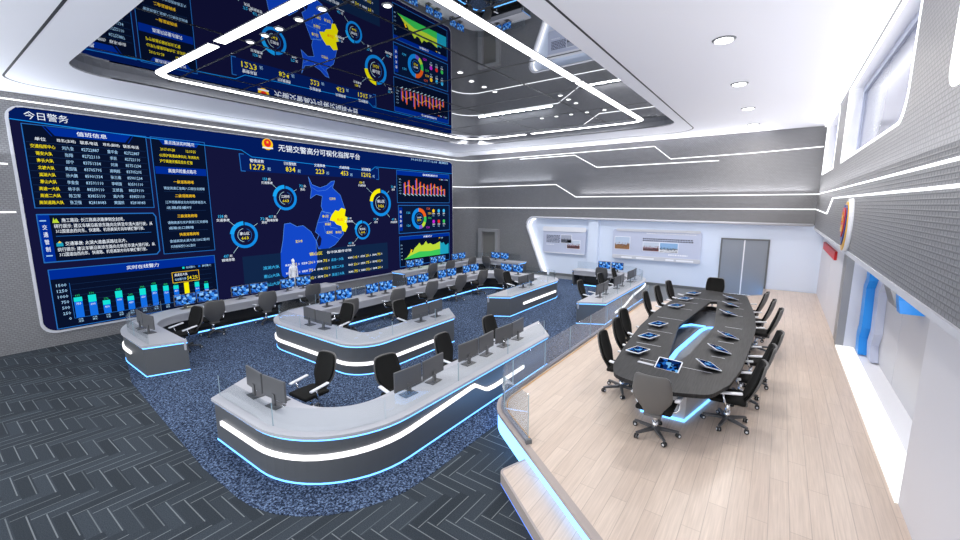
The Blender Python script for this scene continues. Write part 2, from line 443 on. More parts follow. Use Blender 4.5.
# rounded white frame of the niche with a lit inner edge
bm = newbm()
fr = [(p[0], YB-.02, p[1]) for p in niche[1:-2]] + [(1.05, YB-.02, 2.985)]
tube(bm, fr, .05, 8)
t1 = struct(obj('trim_1', bm, 'trim_light', smooth=True), 'pale rounded frame around the exhibit niche', 'trim')
bm = newbm()
fr2 = [(p[0]+.14, YB+.16, p[1]-.05) for p in niche[2:18]]
tube(bm, fr2, .05, 8); obj('glow_tube', bm, 'led_white', t1, True)
bm = newbm(); box(bm, -14.5, YB-.03, 0, -10.0, YB, .16)
struct(obj('baseboard_back', bm, 'skirting'), 'grey skirting along the far wall', 'baseboard')
bm = newbm(); box(bm, -10.0, YB+.21, 0, -1.95, YB+.25, .12)
struct(obj('baseboard_niche', bm, 'skirting'), 'grey skirting inside the exhibit niche', 'baseboard')

# doors
d2 = thing('door_2', 'small dull grey door beside the rounded corner of the far wall', 'door', (-13.7, YB, 0)); d2['kind'] = 'structure'
bm = newbm(); box(bm, -.52, -.03, 0, .42, -.001, 2.2); obj('door_leaf', bm, 'door_dark', d2)
bm = newbm(); box(bm, -.78, -.22, 0, -.52, 0, 2.36); box(bm, .42, -.22, 0, .62, 0, 2.36); box(bm, -.52, -.22, 2.2, .42, 0, 2.36)
obj('door_frame', bm, 'frame_grey', d2)
bm = newbm(); tube(bm, [(.3, -.06, .95), (.3, -.06, 1.15)], .015); obj('door_handle', bm, 'chrome', d2)
d1 = thing('door_1', 'tall grey double door in the white far wall', 'door', (-1.1, YB+.25, 0)); d1['kind'] = 'structure'
for s, nm in ((-1, 'door_leaf'), (1, 'door_leaf')):
    bm = newbm(); box(bm, min(s*.02, s*.8), -.06, .02, max(s*.02, s*.8), -.02, 2.3); obj(nm, bm, 'door', d1)
bm = newbm(); box(bm, -.86, -.08, 0, -.8, 0, 2.36); box(bm, .8, -.08, 0, .86, 0, 2.36); box(bm, -.8, -.08, 2.3, .8, 0, 2.36)
obj('door_frame', bm, 'skirting', d1)
bm = newbm(); box(bm, -.022, -.075, .02, .022, -.02, 2.3); obj('door_strip', bm, 'white_gloss', d1)

# right side: overhanging textured upper wall with deep windows
RX = lambda y, z: Vector((XRU, y, z))
ZU = 2.9
wins = [rrect(-1.0, 4.72, 5.45, 6.42, .22), round_path([(7.0, 4.72, .35), (13.6, 4.75, .02), (13.6, 6.45, .05), (7.0, 6.45, .1)], 6, True), round_path([(15.5, 4.75, .05), (19.6, 4.8, .05), (19.6, 6.5, .05), (15.5, 6.5, .3)], 6, True)]
bm = newbm(); sheet(bm, [(YN, ZU), (YB, ZU), (YB, ZC), (YN, ZC)], RX, holes=wins)
wr = struct(obj('wall_right', bm, 'wall'), 'grey woven overhanging upper wall on the right', 'wall')
bm = newbm(); box(bm, XRU-.02, YN, ZU-.07, XR+.02, YB, ZU); obj('soffit_trim', bm, 'trim_light', wr)
for i, w in enumerate(wins):
    wo = thing('window_%d' % (i+1), ['near upper window at the right edge of the view', 'long upper window with a rounded corner in the right wall', 'short upper window near the far corner of the right wall'][i], 'window', (0, 0, 0)); wo['kind'] = 'structure'
    bm = newbm(); n = len(w); a = [bm.verts.new((XRU, *p)) for p in w]; b = [bm.verts.new((XRU+.30, *p)) for p in w]
    for k in range(n): bm.faces.new((a[k], a[(k+1) % n], b[(k+1) % n], b[k]))
    obj('window_reveal', bm, 'white_gloss', wo)
    bm = newbm(); prism(bm, w, XRU+.28, XRU+.30, lift=lambda x, y, z: Vector((z, x, y))); obj('pane', bm, 'window_glass', wo)
    bm = newbm()
    c = (sum(p[0] for p in w)/n, sum(p[1] for p in w)/n)
    inner = [(p[0]+(.035 if p[0] < c[0] else -.035), p[1]+(.035 if p[1] < c[1] else -.035)) for p in w]
    prism(bm, w, XRU-.012, XRU+.03, holes=[inner], lift=lambda x, y, z: Vector((z, x, y))); obj('lit_frame', bm, 'led_line', wo)
    bm = newbm(); in2 = [(p[0]+(.16 if p[0] < c[0] else -.16), p[1]+(.12 if p[1] < c[1] else -.12)) for p in w]
    prism(bm, w, XRU+.24, XRU+.28, holes=[in2], lift=lambda x, y, z: Vector((z, x, y))); obj('pane_frame', bm, 'board', wo)

# right side: lower white wall with a lit display niche
bm = newbm()
SX = lambda y, z: Vector((XR, y, z))
for y0, y1 in ((YN, 3.2), (3.22, 6.3), (13.75, 16.9), (16.93, YB+.25)):
    box(bm, XR, y0, 0, XR+.05, y1, ZU-.05)
struct(obj('wall_right_lower', bm, 'white'), 'white panelled lower wall on the right', 'wall')
bm = newbm()
box(bm, XR-.03, 13.0, 0, XR+.12, 13.2, ZU-.06); box(bm, XR+.0, 13.22, 0, XR+.12, 13.4, ZU-.06); box(bm, XR-.01, 13.44, 0, XR+.12, 13.74, ZU-.06)
struct(obj('trim_2', bm, 'frame_grey'), 'grey stepped jamb at the far end of the display niche', 'trim')
nb = bpy.data.objects.new('display_niche', None); COL.objects.link(nb); struct(nb, 'white recessed display niche in the right wall', 'niche')
bm = newbm()
for y0, y1 in ((6.3, 8.4), (8.42, 10.6), (10.62, 13.0)): box(bm, 2.0, y0, PZ-.05, 2.05, y1, ZU)
obj('niche_panel', bm, 'board_grey', nb)
bm = newbm(); box(bm, XR+.05, 6.25, PZ-.05, 2.05, 6.3, ZU); box(bm, XR+.12, 13.0, PZ-.05, 2.05, 13.05, ZU); obj('niche_side', bm, 'white', nb)
bm = newbm(); box(bm, XR-.0, 6.3, PZ-.1, 2.05, 13.0, PZ); obj('niche_sill', bm, 'white_gloss', nb)
bm = newbm(); box(bm, XR-.03, 6.3, PZ+.0, XR+.3, 12.95, PZ+.03); obj('sill_light', bm, 'led_sill', nb)
def zig(name, pts, wd, x0, x1, mat):
    bm = newbm()
    prism(bm, [(y-wd, z) for y, z in pts] + [(y+wd, z) for y, z in reversed(pts)], x0, x1, lift=lambda a, b, c: Vector((c, a, b)))
    return obj(name, bm, mat, nb)
zig('angular_blue_panel', [(12.6, .38), (12.75, .75), (12.6, 1.0), (12.72, 1.9), (12.5, 2.1), (12.65, 2.88)], .2, 1.72, 1.99, 'blue_deco')
zig('angular_grey_panel', [(12.1, .38), (12.3, .7), (12.1, 1.0), (12.25, 1.9), (12.0, 2.15), (12.15, 2.88)], .22, 1.86, 1.995, 'board')
zig('angular_top_panel', [(9.8, 2.05), (10.2, 2.2), (11.6, 2.7)], .3, 1.7, 1.98, 'niche_grey')
zig('angular_top_blue', [(9.3, 2.02), (9.5, 2.2), (9.55, 2.34)], .11, 1.7, 1.985, 'blue_deco')

# raised wood platform, its steel edge, glowing riser and single step
EDGE = round_path([(-.3, YB+.2), (-.3, 18.9, .2), (-3.8, 14.9, .8), (-3.8, 5.6, .95), (-1.3, 3.77), (1.4, 1.83)], 8)
PLAT = EDGE + [(XR, YB+.2)]
bm = newbm(); prism(bm, offset(EDGE, .10) + [(XR, YB+.2)], 0, PZ)
plat = struct(obj('floor_platform', bm, 'wood'), 'raised pale wood plank platform under the conference table', 'floor')
bm = newbm(); ribbon(bm, EDGE, 0, .10, PZ-.05, PZ+.002); obj('edge_trim', bm, 'edge_trim', plat)
bm = newbm(); ribbon(bm, EDGE, .02, .09, .0, PZ-.05); obj('glowing_riser', bm, 'led_riser', plat)
bm = newbm(); e2 = cut(EDGE, 7.0, 17.2); ribbon(bm, e2, .17, .185, PZ+.001, PZ+.006); obj('amber_line', bm, 'gold_line', plat)
st = thing('step', 'single pale wood step with rounded corner below the platform edge', 'step', (0, 0, 0)); st['kind'] = 'structure'
SP = round_path([(-2.62, 4.84), (-2.80, 4.34, .1), (-1.78, 3.61), (1.4, 1.36)], 8) + [(1.4, 1.80), (-2.4, 4.62)]
so = offset(SP[:-2], .03)
bm = newbm(); prism(bm, so + SP[-2:], 0, .172); obj('step_tread', bm, 'wood', st)
bm = newbm(); ribbon(bm, SP[:-2], 0, .03, .02, .175); obj('step_edge', bm, 'edge_trim', st)
bm = newbm(); ribbon(bm, SP[:-2], .0, .03, .003, .018); obj('step_light', bm, 'led_blue_soft', st)

# glass balustrade on the platform edge
rail = thing('glass_balustrade', 'low curved clear glass balustrade along the platform edge', 'railing', (0, 0, 0))
RP = offset(EDGE, .10); SR = lengths(RP); tot = SR[-1]
iend = min(range(len(RP)), key=lambda i: hypot(RP[i][0]+2.22, RP[i][1]-4.6))
s_far = SR[min(range(len(RP)), key=lambda i: hypot(RP[i][0]+3.5, RP[i][1]-15.2))]
def s_at(x, y):
    best = min(((hypot(p[0]-x, p[1]-y), s) for p, s in zip(densify(RP, .05), lengths(densify(RP, .05)))))
    return best[1]
s_near = s_at(-2.72, 4.85)
base = cut(RP, s_far, s_near); bm = newbm(); ribbon(bm, base, -.03, .03, PZ, PZ+.05); obj('base_channel', bm, 'rail_metal', rail)
nn = 9
s = s_far
cuts = [s_far + (s_near-1.75-s_far)*k/7 for k in range(8)] + [s_near-.95, s_near]
for a, b in zip(cuts, cuts[1:]):
    p = densify(cut(RP, a+.008, b-.008), .12); S = lengths(p)
    top = [PZ+.62]*len(p)
    if b == s_near: top = [PZ+.86-.14*min(1, x/.5)-.2*max(0, (x-.5)/.45) if False else PZ+.62+.12*min(1, x/.95) for x in S]
    bm = newbm(); ribbon(bm, p, -.006, .006, PZ+.05, top, 0, 1); obj('glass_panel', bm, ['glass_rail', 'glass_edge'], rail)
e = RP and cut(RP, s_near-.02, s_near+.03)
bm = newbm(); ribbon(bm, e, -.045, .045, PZ, PZ+.065); obj('end_cap', bm, 'skirting', rail)

# ------------------------------------------------------------------ wall light lines
def wall_line(label, pts, h=.032, th=.03):
    """pts are 3D; each stretch stands th proud of its wall"""
    bm = newbm(); tube(bm, pts, h/2, 4)
    o = obj('light_line', bm, 'led_line'); tag(o, label, 'light line', 'white light lines on the grey walls')
    return o
def arc3(z, k=8):
    return [(-14.55-.93*cos(pi/2*i/k), 18.9+1.23*sin(pi/2*i/k), z) for i in range(k+1)]
x = XL+.02; yb = YB-.02; xr = XRU-.02
wall_line('topmost long white light line, above the giant display and along the far wall', [(x, YN+.1, 6.29)] + arc3(6.29) + [(-4.85, yb, 6.33), (-4.15, yb, 5.74), (-1.2, yb, 5.78), (xr, yb, 5.86)])
wall_line('short bent white light line just below the ceiling of the far wall', [(-11.8, yb, 6.2), (-8.63, yb, 6.2), (-7.47, yb, 5.55), (-2.28, yb, 5.56)])
wall_line('upper white light line left of the giant wall display', [(x, YN+.1, 4.74), (x, 1.72, 4.74)])
wall_line('lower white light line left of the giant wall display', [(x, YN+.1, 3.57), (x, 1.72, 3.57)])
wall_line('white light line stepping down once across the far wall onto the right wall', [(x, 18.84, 4.78)] + arc3(4.78)[1:] + [(-9.62, yb, 4.79), (-8.5, yb, 4.14), (xr, yb, 4.14), (xr, YN+.1, 4.08)])
wall_line('lowest white light line, straight across the far wall and kinked beside the badge', [(x, 18.84, 3.58)] + arc3(3.58)[1:] + [(xr, yb, 3.58), (xr, 15.4, 3.50), (xr, 14.2, 3.92), (xr, YN+.1, 3.87)])
bm = newbm(); box(bm, XRU-.06, YN, ZC-.05, XRU-.005, YB-.05, ZC-.012)
tag(obj('cove_light', bm, 'led_line'), 'thin white cove light where the ceiling meets the right wall', 'light')

# ceiling light loop, downlights
LR = round_path([(-9.2, 3.97), (-12.4, 3.97, .5), (-12.4, 16.5, 1.2), (-9.4, 16.5)], 10)
for nm, lab, p in (('ceiling_light', 'near left corner piece of the white ceiling light loop', cut(LR, 0, lengths(LR)[-1])),
                   ('ceiling_light', 'straight near piece of the white ceiling light loop', [(-8.95, 3.97), (-4.3, 3.97)]),
                   ('ceiling_light', 'long right side piece of the white ceiling light loop', [(-4.42, 4.1), (-4.42, 10.25)]),
                   ('ceiling_light', 'far right corner piece of the white ceiling light loop', round_path([(-4.42, 10.4), (-4.42, 16.5, .5), (-9.1, 16.5)], 8))):
    r = thing(nm, lab, 'ceiling light', (0, 0, 0), 0, 'pieces of the ceiling light loop')
    bm = newbm(); ribbon(bm, p, -.115, .115, ZM-.006, ZM-.001); obj('housing', bm, 'ceiling_grey', r)
    bm = newbm(); ribbon(bm, p, -.1, .1, ZM-.010, ZM-.006); obj('diffuser', bm, 'led_ceiling', r)
names = ['nearest', 'second nearest', 'second farthest', 'farthest']
for k, y in enumerate((8.8, 12.1, 15.25, 18.3)):
    r = thing('downlight', names[k] + ' round downlight of the row in the white ceiling', 'downlight', (-1.08, y, ZC), 0, 'downlights in the white ceiling')
    bm = newbm(); cyl(bm, 0, 0, -.02, -.001, .17, .19, 24); obj('ring', bm, 'skirting', r)
    bm = newbm(); cyl(bm, 0, 0, -.026, -.018, .145, .145, 24); obj('lens', bm, 'led_spot', r)
spots = [(-8.45, 4.3), (-7.91, 4.3), (-7.42, 4.3), (-6.8, 4.3), (-6.15, 4.3), (-5.23, 4.82), (-6.35, 8.04), (-6.55, 8.75), (-6.59, 9.35), (-6.62, 9.9), (-5.34, 11.3), (-5.34, 11.85), (-5.34, 12.4), (-7.21, 13.8), (-6.65, 13.8), (-6.1, 13.8), (-5.54, 13.8), (-4.95, 13.8)]
row_names = ['front row', 'front row', 'front row', 'front row', 'front row', 'lone', 'middle row', 'middle row', 'middle row', 'middle row', 'three-light row', 'three-light row', 'three-light row', 'far row', 'far row', 'far row', 'far row', 'far row']
ordw = ['first', 'second', 'third', 'fourth', 'fifth']
cnt = {}
for (x, y), rn in zip(spots, row_names):
    k = cnt.get(rn, 0); cnt[rn] = k+1
    lab = 'lone small white spot on the mirror ceiling right of the front row' if rn == 'lone' else '%s small white spot of the %s on the mirror ceiling' % (ordw[k], rn)
    r = thing('spotlight', lab, 'spotlight', (x, y, ZM), 0, 'small spots on the mirror ceiling')
    bm = newbm(); cyl(bm, 0, 0, -.014, -.002, .07, .09, 16); obj('spot_ring', bm, 'ceiling_grey', r)
    bm = newbm(); cyl(bm, 0, 0, -.018, -.014, .06, .06, 16); obj('spot_lens', bm, 'led_minispot', r)

# ------------------------------------------------------------------ consoles
def console(name, label, outer, inner, bar=None, ends=True, glass=(0, None)):
    r = thing(name, label, 'console desk', (0, 0, 0), 0, 'curved control consoles')
    S = lengths(outer)[-1]
    bm = newbm(); prism(bm, outer + inner[::-1], .68, .725); obj('countertop', bm, 'countertop', r)
    shell = [inner[0]] + outer + [inner[-1]]
    sh = offset(shell, .035)
    bm = newbm(); ribbon(bm, sh, 0, .06, .0, .68); obj('front_panel', bm, 'shell', r)
    bm = newbm(); ribbon(bm, sh, -.008, .03, .645, .664); obj('upper_light', bm, 'led_blue', r)
    bm = newbm(); ribbon(bm, sh, -.008, .03, .010, .030); obj('base_light', bm, 'led_blue', r)
    # knee space: fascia, back board and lit foot plinth on the inside
    iF = inner[:]
    fin = offset(inner, .0)
    bm = newbm(); ribbon(bm, inner, -.05, -.02, .5, .68)
    obj('fascia', bm, 'countertop', r)
    inn = cut(inner, .45, lengths(inner)[-1]-.45)
    bm = newbm(); ribbon(bm, inn, -.5, -.46, .0, .68); obj('modesty_board', bm, 'recess_dark', r)
    bm = newbm(); ribbon(bm, inn, -.46, -.12, .009, .085); obj('foot_plinth', bm, 'recess_dark', r)
    bm = newbm(); ribbon(bm, inn, -.12, -.10, .03, .065); obj('foot_light', bm, 'led_blue', r)
    if bar:
        p, z, h = bar
        z = z if isinstance(z, list) else [z]*len(p)
        p2 = offset(p, .035)
        bm = newbm(); ribbon(bm, p, .0, .045, [a-h/2 for a in z], [a+h/2 for a in z]); obj('light_bar', bm, 'led_white', r)
    g = offset(outer, .13); L = lengths(g)[-1]; a0 = glass[0]; b0 = glass[1] or L
    n = max(1, round((b0-a0)/1.5))
    for k in range(n):
        p = cut(g, a0+(b0-a0)*k/n+.006, a0+(b0-a0)*(k+1)/n-.006)
        bm = newbm(); ribbon(bm, p, -.005, .005, .725, 1.06, 0, 1); obj('glass_panel', bm, ['glass', 'glass_edge'], r)
    return r
def inner_of(pts): return round_path(pts, 8)
# front console: near arm then right arm
oA = round_path([(-7.06, 2.52), (-4.15, 2.5, 1.5), (-4.15, 8.55)], 14)
iA = round_path([(-7.47, 3.27), (-4.93, 3.27, .85), (-4.93, 9.5)], 14)
def bar_z(path, keys):
    S = lengths(path); out = []
    for s in S:
        t = s/S[-1]; v = keys[-1][1]
        for (a, za), (b, zb) in zip(keys, keys[1:]):
            if a <= t <= b: v = za+(zb-za)*(t-a)/(b-a); break
        out.append(v)
    return out
LA = lengths(oA)[-1]
pA = densify(cut(oA, .25, LA-1.15), .1)
bA = (pA, bar_z(pA, [(0, .38), (.3, .41), (.5, .46), (.745, .56), (.80, .33), (.84, .31), (1, .33)]), .066)
console('control_console', 'charcoal console nearest the camera with a white light bar round its corner', oA, iA, bA)
# middle ring: far return, back row, near return
oM = round_path([(-7.08, 11.62), (-7.08, 16.0, .9), (-11.4, 16.0, 1.0), (-11.4, 5.35, 1.25), (-6.98, 5.33, .75), (-6.98, 8.55)], 12)
iM = round_path([(-7.78, 11.22), (-7.86, 15.2, .3), (-10.55, 15.2, .5), (-10.55, 6.12, .6), (-7.76, 6.12, .25), (-7.76, 9.2)], 12)
LM = lengths(oM)[-1]
pM = densify(cut(oM, LM-6.9, LM-.85), .15)
mid = console('control_console', 'middle ring-shaped console wrapping round its row of operators', oM, iM, (pM, .27, .07), glass=(.0, LM))
bm = newbm(); p = densify(cut(oM, .9, 3.5), .2); ribbon(bm, p, 0, .045, .26, .34); obj('light_bar', bm, 'led_white', mid)
# back row by the display, near half and far half
oC = round_path([(-14.3, 9.5), (-14.3, 2.78, 2.0), (-10.95, 2.7)], 14)
iC = round_path([(-13.5, 9.5), (-13.45, 3.5, 1.0), (-10.65, 3.45)], 14)
LC = lengths(oC)[-1]; pC = densify(cut(oC, LC-2.6, LC-1.0), .15)
console('control_console', 'near half of the back row console under the left of the giant display', oC, iC, (pC, .36, .065), glass=(5.5, LC))
oC2 = round_path([(-10.9, 19.5), (-14.3, 19.5, 1.0), (-14.3, 12.9)], 12)
iC2 = round_path([(-10.9, 18.7), (-13.5, 18.7, .5), (-13.5, 12.9)], 12)
console('control_console', 'far half of the back row console under the right of the giant display', oC2, iC2, None, glass=(.3, 3.2))
oE = round_path([(-4.16, 12.55), (-4.16, 19.0, 2.0), (-7.75, 19.0)], 14)
iE = round_path([(-4.97, 12.15), (-4.93, 18.2, 1.0), (-7.75, 18.2)], 12)
LE = lengths(oE)[-1]; pE = densify(cut(oE, 1.0, 4.9), .12)
console('control_console', 'right rear console below the long exhibit board with a wavy light bar', oE, iE, (pE, bar_z(pE, [(0, .2), (.25, .22), (.5, .42), (.75, .48), (1, .56)]), .07))

# ------------------------------------------------------------------ swivel chair
def make_chair():
    r = thing('swivel_chair', 'x', 'chair')
    # seat cushion
    bm = newbm(); box(bm, -.25, -.22, .43, .25, .27, .50); bevel(bm, .03, 3); obj('seat', bm, 'chair_black', r, True)
    # back: grey outer shell and black pad, same outline
    prof = [(0, .115), (.1, .125), (.2, .155), (.3, .205), (.4, .25), (.5, .268), (.65, .268), (.8, .255), (.92, .24), (.97, .22), (1, .18)]
    def slab(y_off, th, sh, zlo, zhi):
        bm = newbm(); nu = 8; g = []
        for v, w in prof:
            z = zlo+(zhi-zlo)*v; row = []
            yb = -.19 - .23*v - .05*sin(pi*v*.9) + y_off
            for k in range(nu+1):
                u = -1+2*k/nu; row.append((u*(w-sh), yb + .05*(u*u)*(w/.26), z))
            g.append(row)
        F = [[bm.verts.new(p) for p in row] for row in g]
        B = [[bm.verts.new((p[0]*.985, p[1]-th, p[2])) for p in row] for row in g]
        m = len(g)
        for i in range(m-1):
            for k in range(nu):
                bm.faces.new((F[i][k], F[i][k+1], F[i+1][k+1], F[i+1][k])); bm.faces.new((B[i+1][k], B[i+1][k+1], B[i][k+1], B[i][k]))
        for i in range(m-1):
            bm.faces.new((F[i][0], F[i+1][0], B[i+1][0], B[i][0])); bm.faces.new((F[i+1][nu], F[i][nu], B[i][nu], B[i+1][nu]))
        for k in range(nu):
            bm.faces.new((F[0][k+1], F[0][k], B[0][k], B[0][k+1])); bm.faces.new((F[m-1][k], F[m-1][k+1], B[m-1][k+1], B[m-1][k]))
        bmesh.ops.recalc_face_normals(bm, faces=bm.faces); return bm
    obj('back_shell', slab(-.0, .025, 0, .38, 1.08), 'chair_shell', r, True)
    obj('back_pad', slab(.034, .03, .012, .42, 1.07), 'chair_black', r, True)
    bm = newbm(); box(bm, -.12, -.25, .38, .12, .12, .43); bevel(bm, .012, 1); obj('seat_plate', bm, 'chair_shell', r)
    for s in (-1, 1):
        bm = newbm()
        tube(bm, [(s*.10, .02, .41), (s*.27, .04, .41), (s*.30, .05, .46), (s*.30, .09, .62)], .016, 8)
        ar = obj('armrest', bm, 'chrome', r, True)
        bm = newbm(); box(bm, s*.30-.035, -.16, .62, s*.30+.035, .20, .65); bevel(bm, .012, 2)
        for v in bm.verts: v.co.z += -.05*max(0, (v.co.y-.05))/.15*.6 + .02*max(0, -v.co.y)/.16
        obj('arm_pad', bm, 'chair_arm', ar, True)
    bm = newbm(); cyl(bm, 0, 0, .12, .39, .03, .03, 14); cyl(bm, 0, 0, .10, .22, .042, .042, 14); obj('gas_lift', bm, 'chrome', r, True)
    bm = newbm(); cyl(bm, 0, 0, .09, .14, .055, .05, 14); obj('hub', bm, 'chair_base', r, True)
    for k in range(5):
        a = radians(90+72*k); bm = newbm()
        A = Matrix.Rotation(a, 4, 'Z')
        vs = box(bm, .03, -.028, .085, .33, .028, .13)
        for v in vs:
            if v.co.x > .2: v.co.y *= .62; v.co.z = .075 + (v.co.z-.085)*.6
        for v in bm.verts: v.co = A @ v.co
        leg = obj('leg', bm, 'chair_base', r)
        bm = newbm(); T = Matrix.Translation((.325*cos(a), .325*sin(a), .036)) @ Matrix.Rotation(a+.6, 4, 'Z') @ Matrix.Rotation(pi/2, 4, 'X')
        for z0, z1, rr, mi in ((-.028, -.006, .034, 0), (.006, .028, .034, 0), (-.031, .031, .018, 1)):
            nb_ = len(bm.verts); cyl(bm, 0, 0, z0, z1, rr, rr, 12, mi)
            bm.verts.ensure_lookup_table()
            for v in bm.verts[nb_:]: v.co = T @ v.co
        obj('caster', bm, ['caster', 'chair_arm'], leg, True)
    return r
chair = make_chair(); used = False
def put_chair(x, y, face, label, group, z=0.):
    """face: heading of the sitter in degrees, 0 = +X"""
    global used
    place(chair, used, (x, y, z), radians(face-90), label, group); used = True
NW = ['first', 'second', 'third', 'fourth', 'fifth', 'sixth']
g = 'black swivel chairs at the conference table'
put_chair(-1.24, 6.2, 90, 'black swivel chair at the near head of the conference table, seen from behind', g, PZ)
put_chair(-1.5, 14.7, -90, 'black swivel chair at the far head of the conference table, in front of the door', g, PZ)
CY = [7.4, 8.42, 9.42, 11.6, 12.62, 13.62]
cw = ['nearest', 'second nearest', 'third nearest', 'third farthest', 'second farthest', 'farthest']
for k, y in enumerate(CY):
    off = [0, .07, .1, .08, .02, -.08][k]
    offl = [0, .07, .2, .3, .24, .14][k]
    put_chair(-2.10-offl, y-[.03, .03, .2, .05, .05, .05][k], 0+[4, 2, -2, 3, 0, -4][k], '%s black swivel chair on the left side of the conference table' % cw[k], g, PZ)
    put_chair(-.40+[0, .1, .2, .2, .06, -.1][k], y-.22, 180+[6, 3, 4, -2, -4, -6][k], '%s black swivel chair on the right side of the conference table' % cw[k], g, PZ)
g = 'swivel chairs at the control consoles'
put_chair(-6.5, 3.88, 272, 'black swivel chair behind the left arm of the front console', g)
for k, y in enumerate((4.75, 6.35, 8.05)):
    put_chair(-5.16, y, 0+[-6, 4, 0][k], '%s black swivel chair from the left on the right arm of the front console' % ordw[k], g)
put_chair(-9.41, 6.52, -88, 'black swivel chair facing the camera inside the near return of the middle console', g)
put_chair(-8.2, 8.0, 3, 'black swivel chair inside the right end of the near return of the middle console', g)
for k, y in enumerate((7.35, 9.25, 10.85, 12.55, 14.0)):
    put_chair(-10.2, y, 180+[-8, -14, -9, -12, -10][k], '%s grey-backed swivel chair from the left along the back desk of the middle console' % ordw[k], g)
put_chair(-9.5, 14.95, 92, 'grey-backed swivel chair at the far arm of the middle console', g)
put_chair(-8.45, 14.1, 0, 'black swivel chair behind the far return of the middle console', g)
put_chair(-12.3, 3.95, -80, 'black swivel chair at the left return of the back row console', g)
for k, y in enumerate((4.95, 6.5, 8.05)):
    put_chair(-13.15, y, 180+[-8, -13, -10][k], '%s grey-backed swivel chair from the left in the near half of the back row' % ordw[k], g)
for k, y in enumerate((14.2, 15.5, 17.25)):
    put_chair(-13.2, y, 180+[-9, -12, -8][k], '%s grey-backed swivel chair from the left in the far half of the back row' % ordw[k], g)
put_chair(-12.4, 18.15, 90, 'grey-backed swivel chair at the far corner of the back row by the small door', g)
for k, y in enumerate((13.85, 15.85, 17.5)):
    put_chair(-5.22, y+.08, 0+[3, -2, 4][k], '%s black swivel chair from the left at the right rear console' % ordw[k], g)
put_chair(-6.1, 17.8, 95, 'grey-backed swivel chair at the far arm of the right rear console', g)

# ------------------------------------------------------------------ monitors
def make_monitor():
    r = thing('monitor', 'x', 'monitor')
    bm = newbm(); box(bm, -.13, -.10, 0, .13, .09, .014); bevel(bm, .004, 1); obj('stand_base', bm, 'monitor', r)
    bm = newbm(); box(bm, -.035, .0, .012, .035, .03, .2); obj('stand_neck', bm, 'monitor', r)
    bm = newbm(); box(bm, -.28, -.022, .11, .28, .012, .445); bevel(bm, .006, 1); obj('casing', bm, 'monitor', r)
    bm = newbm(); L = bm.loops.layers.uv.verify()
    vs = [bm.verts.new(p) for p in ((-.268, -.0235, .124), (.268, -.0235, .124), (.268, -.0235, .433), (-.268, -.0235, .433))]
    f = bm.faces.new(vs)
    for lp, u in zip(f.loops, ((0, 0), (1, 0), (1, 1), (0, 1))): lp[L].uv = u
    obj('screen', bm, 'screen', r)
    return r
mon = make_monitor(); mused = False
def put_monitor(x, y, face, label, z=.725):
    """face: heading the screen looks, 0 = +X"""
    global mused
    place(mon, mused, (x, y, z), radians(face+90), label, 'twin monitors on the consoles'); mused = True
def pair(x, y, face, where, gap=.60, tilt=4):
    a = radians(face); lx, ly = -sin(a)*gap/2, cos(a)*gap/2
    for sg in (1, -1):
        seen_right = (lx*.812 + ly*.584)*sg > 0
        put_monitor(x+lx*sg, y+ly*sg, face-tilt*sg, ('right' if seen_right else 'left') + ' monitor of the ' + where)
pair(-6.28, 2.98, 90, 'pair on the left arm of the front console')
for k, y in enumerate((4.75, 6.35, 7.6)):
    pair(-4.62, y, 180, '%s pair on the right arm of the front console' % ordw[k])
pair(-9.2, 5.78, 90, 'pair on the near return of the middle console')
pair(-7.42, 7.95, 180, 'pair at the right end of the middle console\'s near return')
for k, y in enumerate((7.5, 9.2, 11.05, 12.75, 14.35)):
    pair(-10.85, y, 0, '%s pair from the left, back desk of the middle console' % ordw[k])
pair(-9.4, 15.5, -90, 'pair on the far arm of the middle console')
pair(-7.5, 13.45, 180, 'pair on the far return of the middle console')
pair(-12.3, 3.15, 90, 'pair on the left return of the back row console')
for k, y in enumerate((4.9, 6.45, 8.05)):
    pair(-14.0, y, 0, '%s pair from the left in the back row\'s near half' % ordw[k])
for k, y in enumerate((14.1, 15.75, 17.45)):
    pair(-14.0, y, 0, '%s pair from the left in the back row\'s far half' % ordw[k])
pair(-12.3, 19.0, -90, 'pair at the back row\'s far corner by the small door')
for k, y in enumerate((13.5, 15.3, 16.95)):
    pair(-4.62, y, 180, '%s pair from the left on the right rear console' % ordw[k])
pair(-6.1, 18.75, -90, 'pair on the far arm of the right rear console')
# keyboards on the front console
kb = thing('keyboard', 'x', 'keyboard'); kused = False
bm = newbm(); box(bm, -.22, -.07, 0, .22, .07, .016); bevel(bm, .004, 1); obj('keyboard_body', bm, 'monitor', kb)
bm = newbm()
for i in range(14):
    for j in range(4): box(bm, -.205+i*.0295, -.058+j*.03, .016, -.205+i*.0295+.024, -.058+j*.03+.024, .021)
obj('keys', bm, 'keyboard', kb)
for (x, y, f, lab) in ((-6.2, 3.16, 0, 'grey keyboard on the left arm of the front console'), (-4.82, 4.75, 90, 'grey keyboard behind the first monitor pair of the front console'), (-4.82, 6.35, 90, 'grey keyboard behind the second monitor pair of the front console'), (-4.82, 7.6, 90, 'grey keyboard behind the third monitor pair of the front console')):
    place(kb, kused, (x, y, .725), radians(f), lab, 'keyboards on the front console'); kused = True

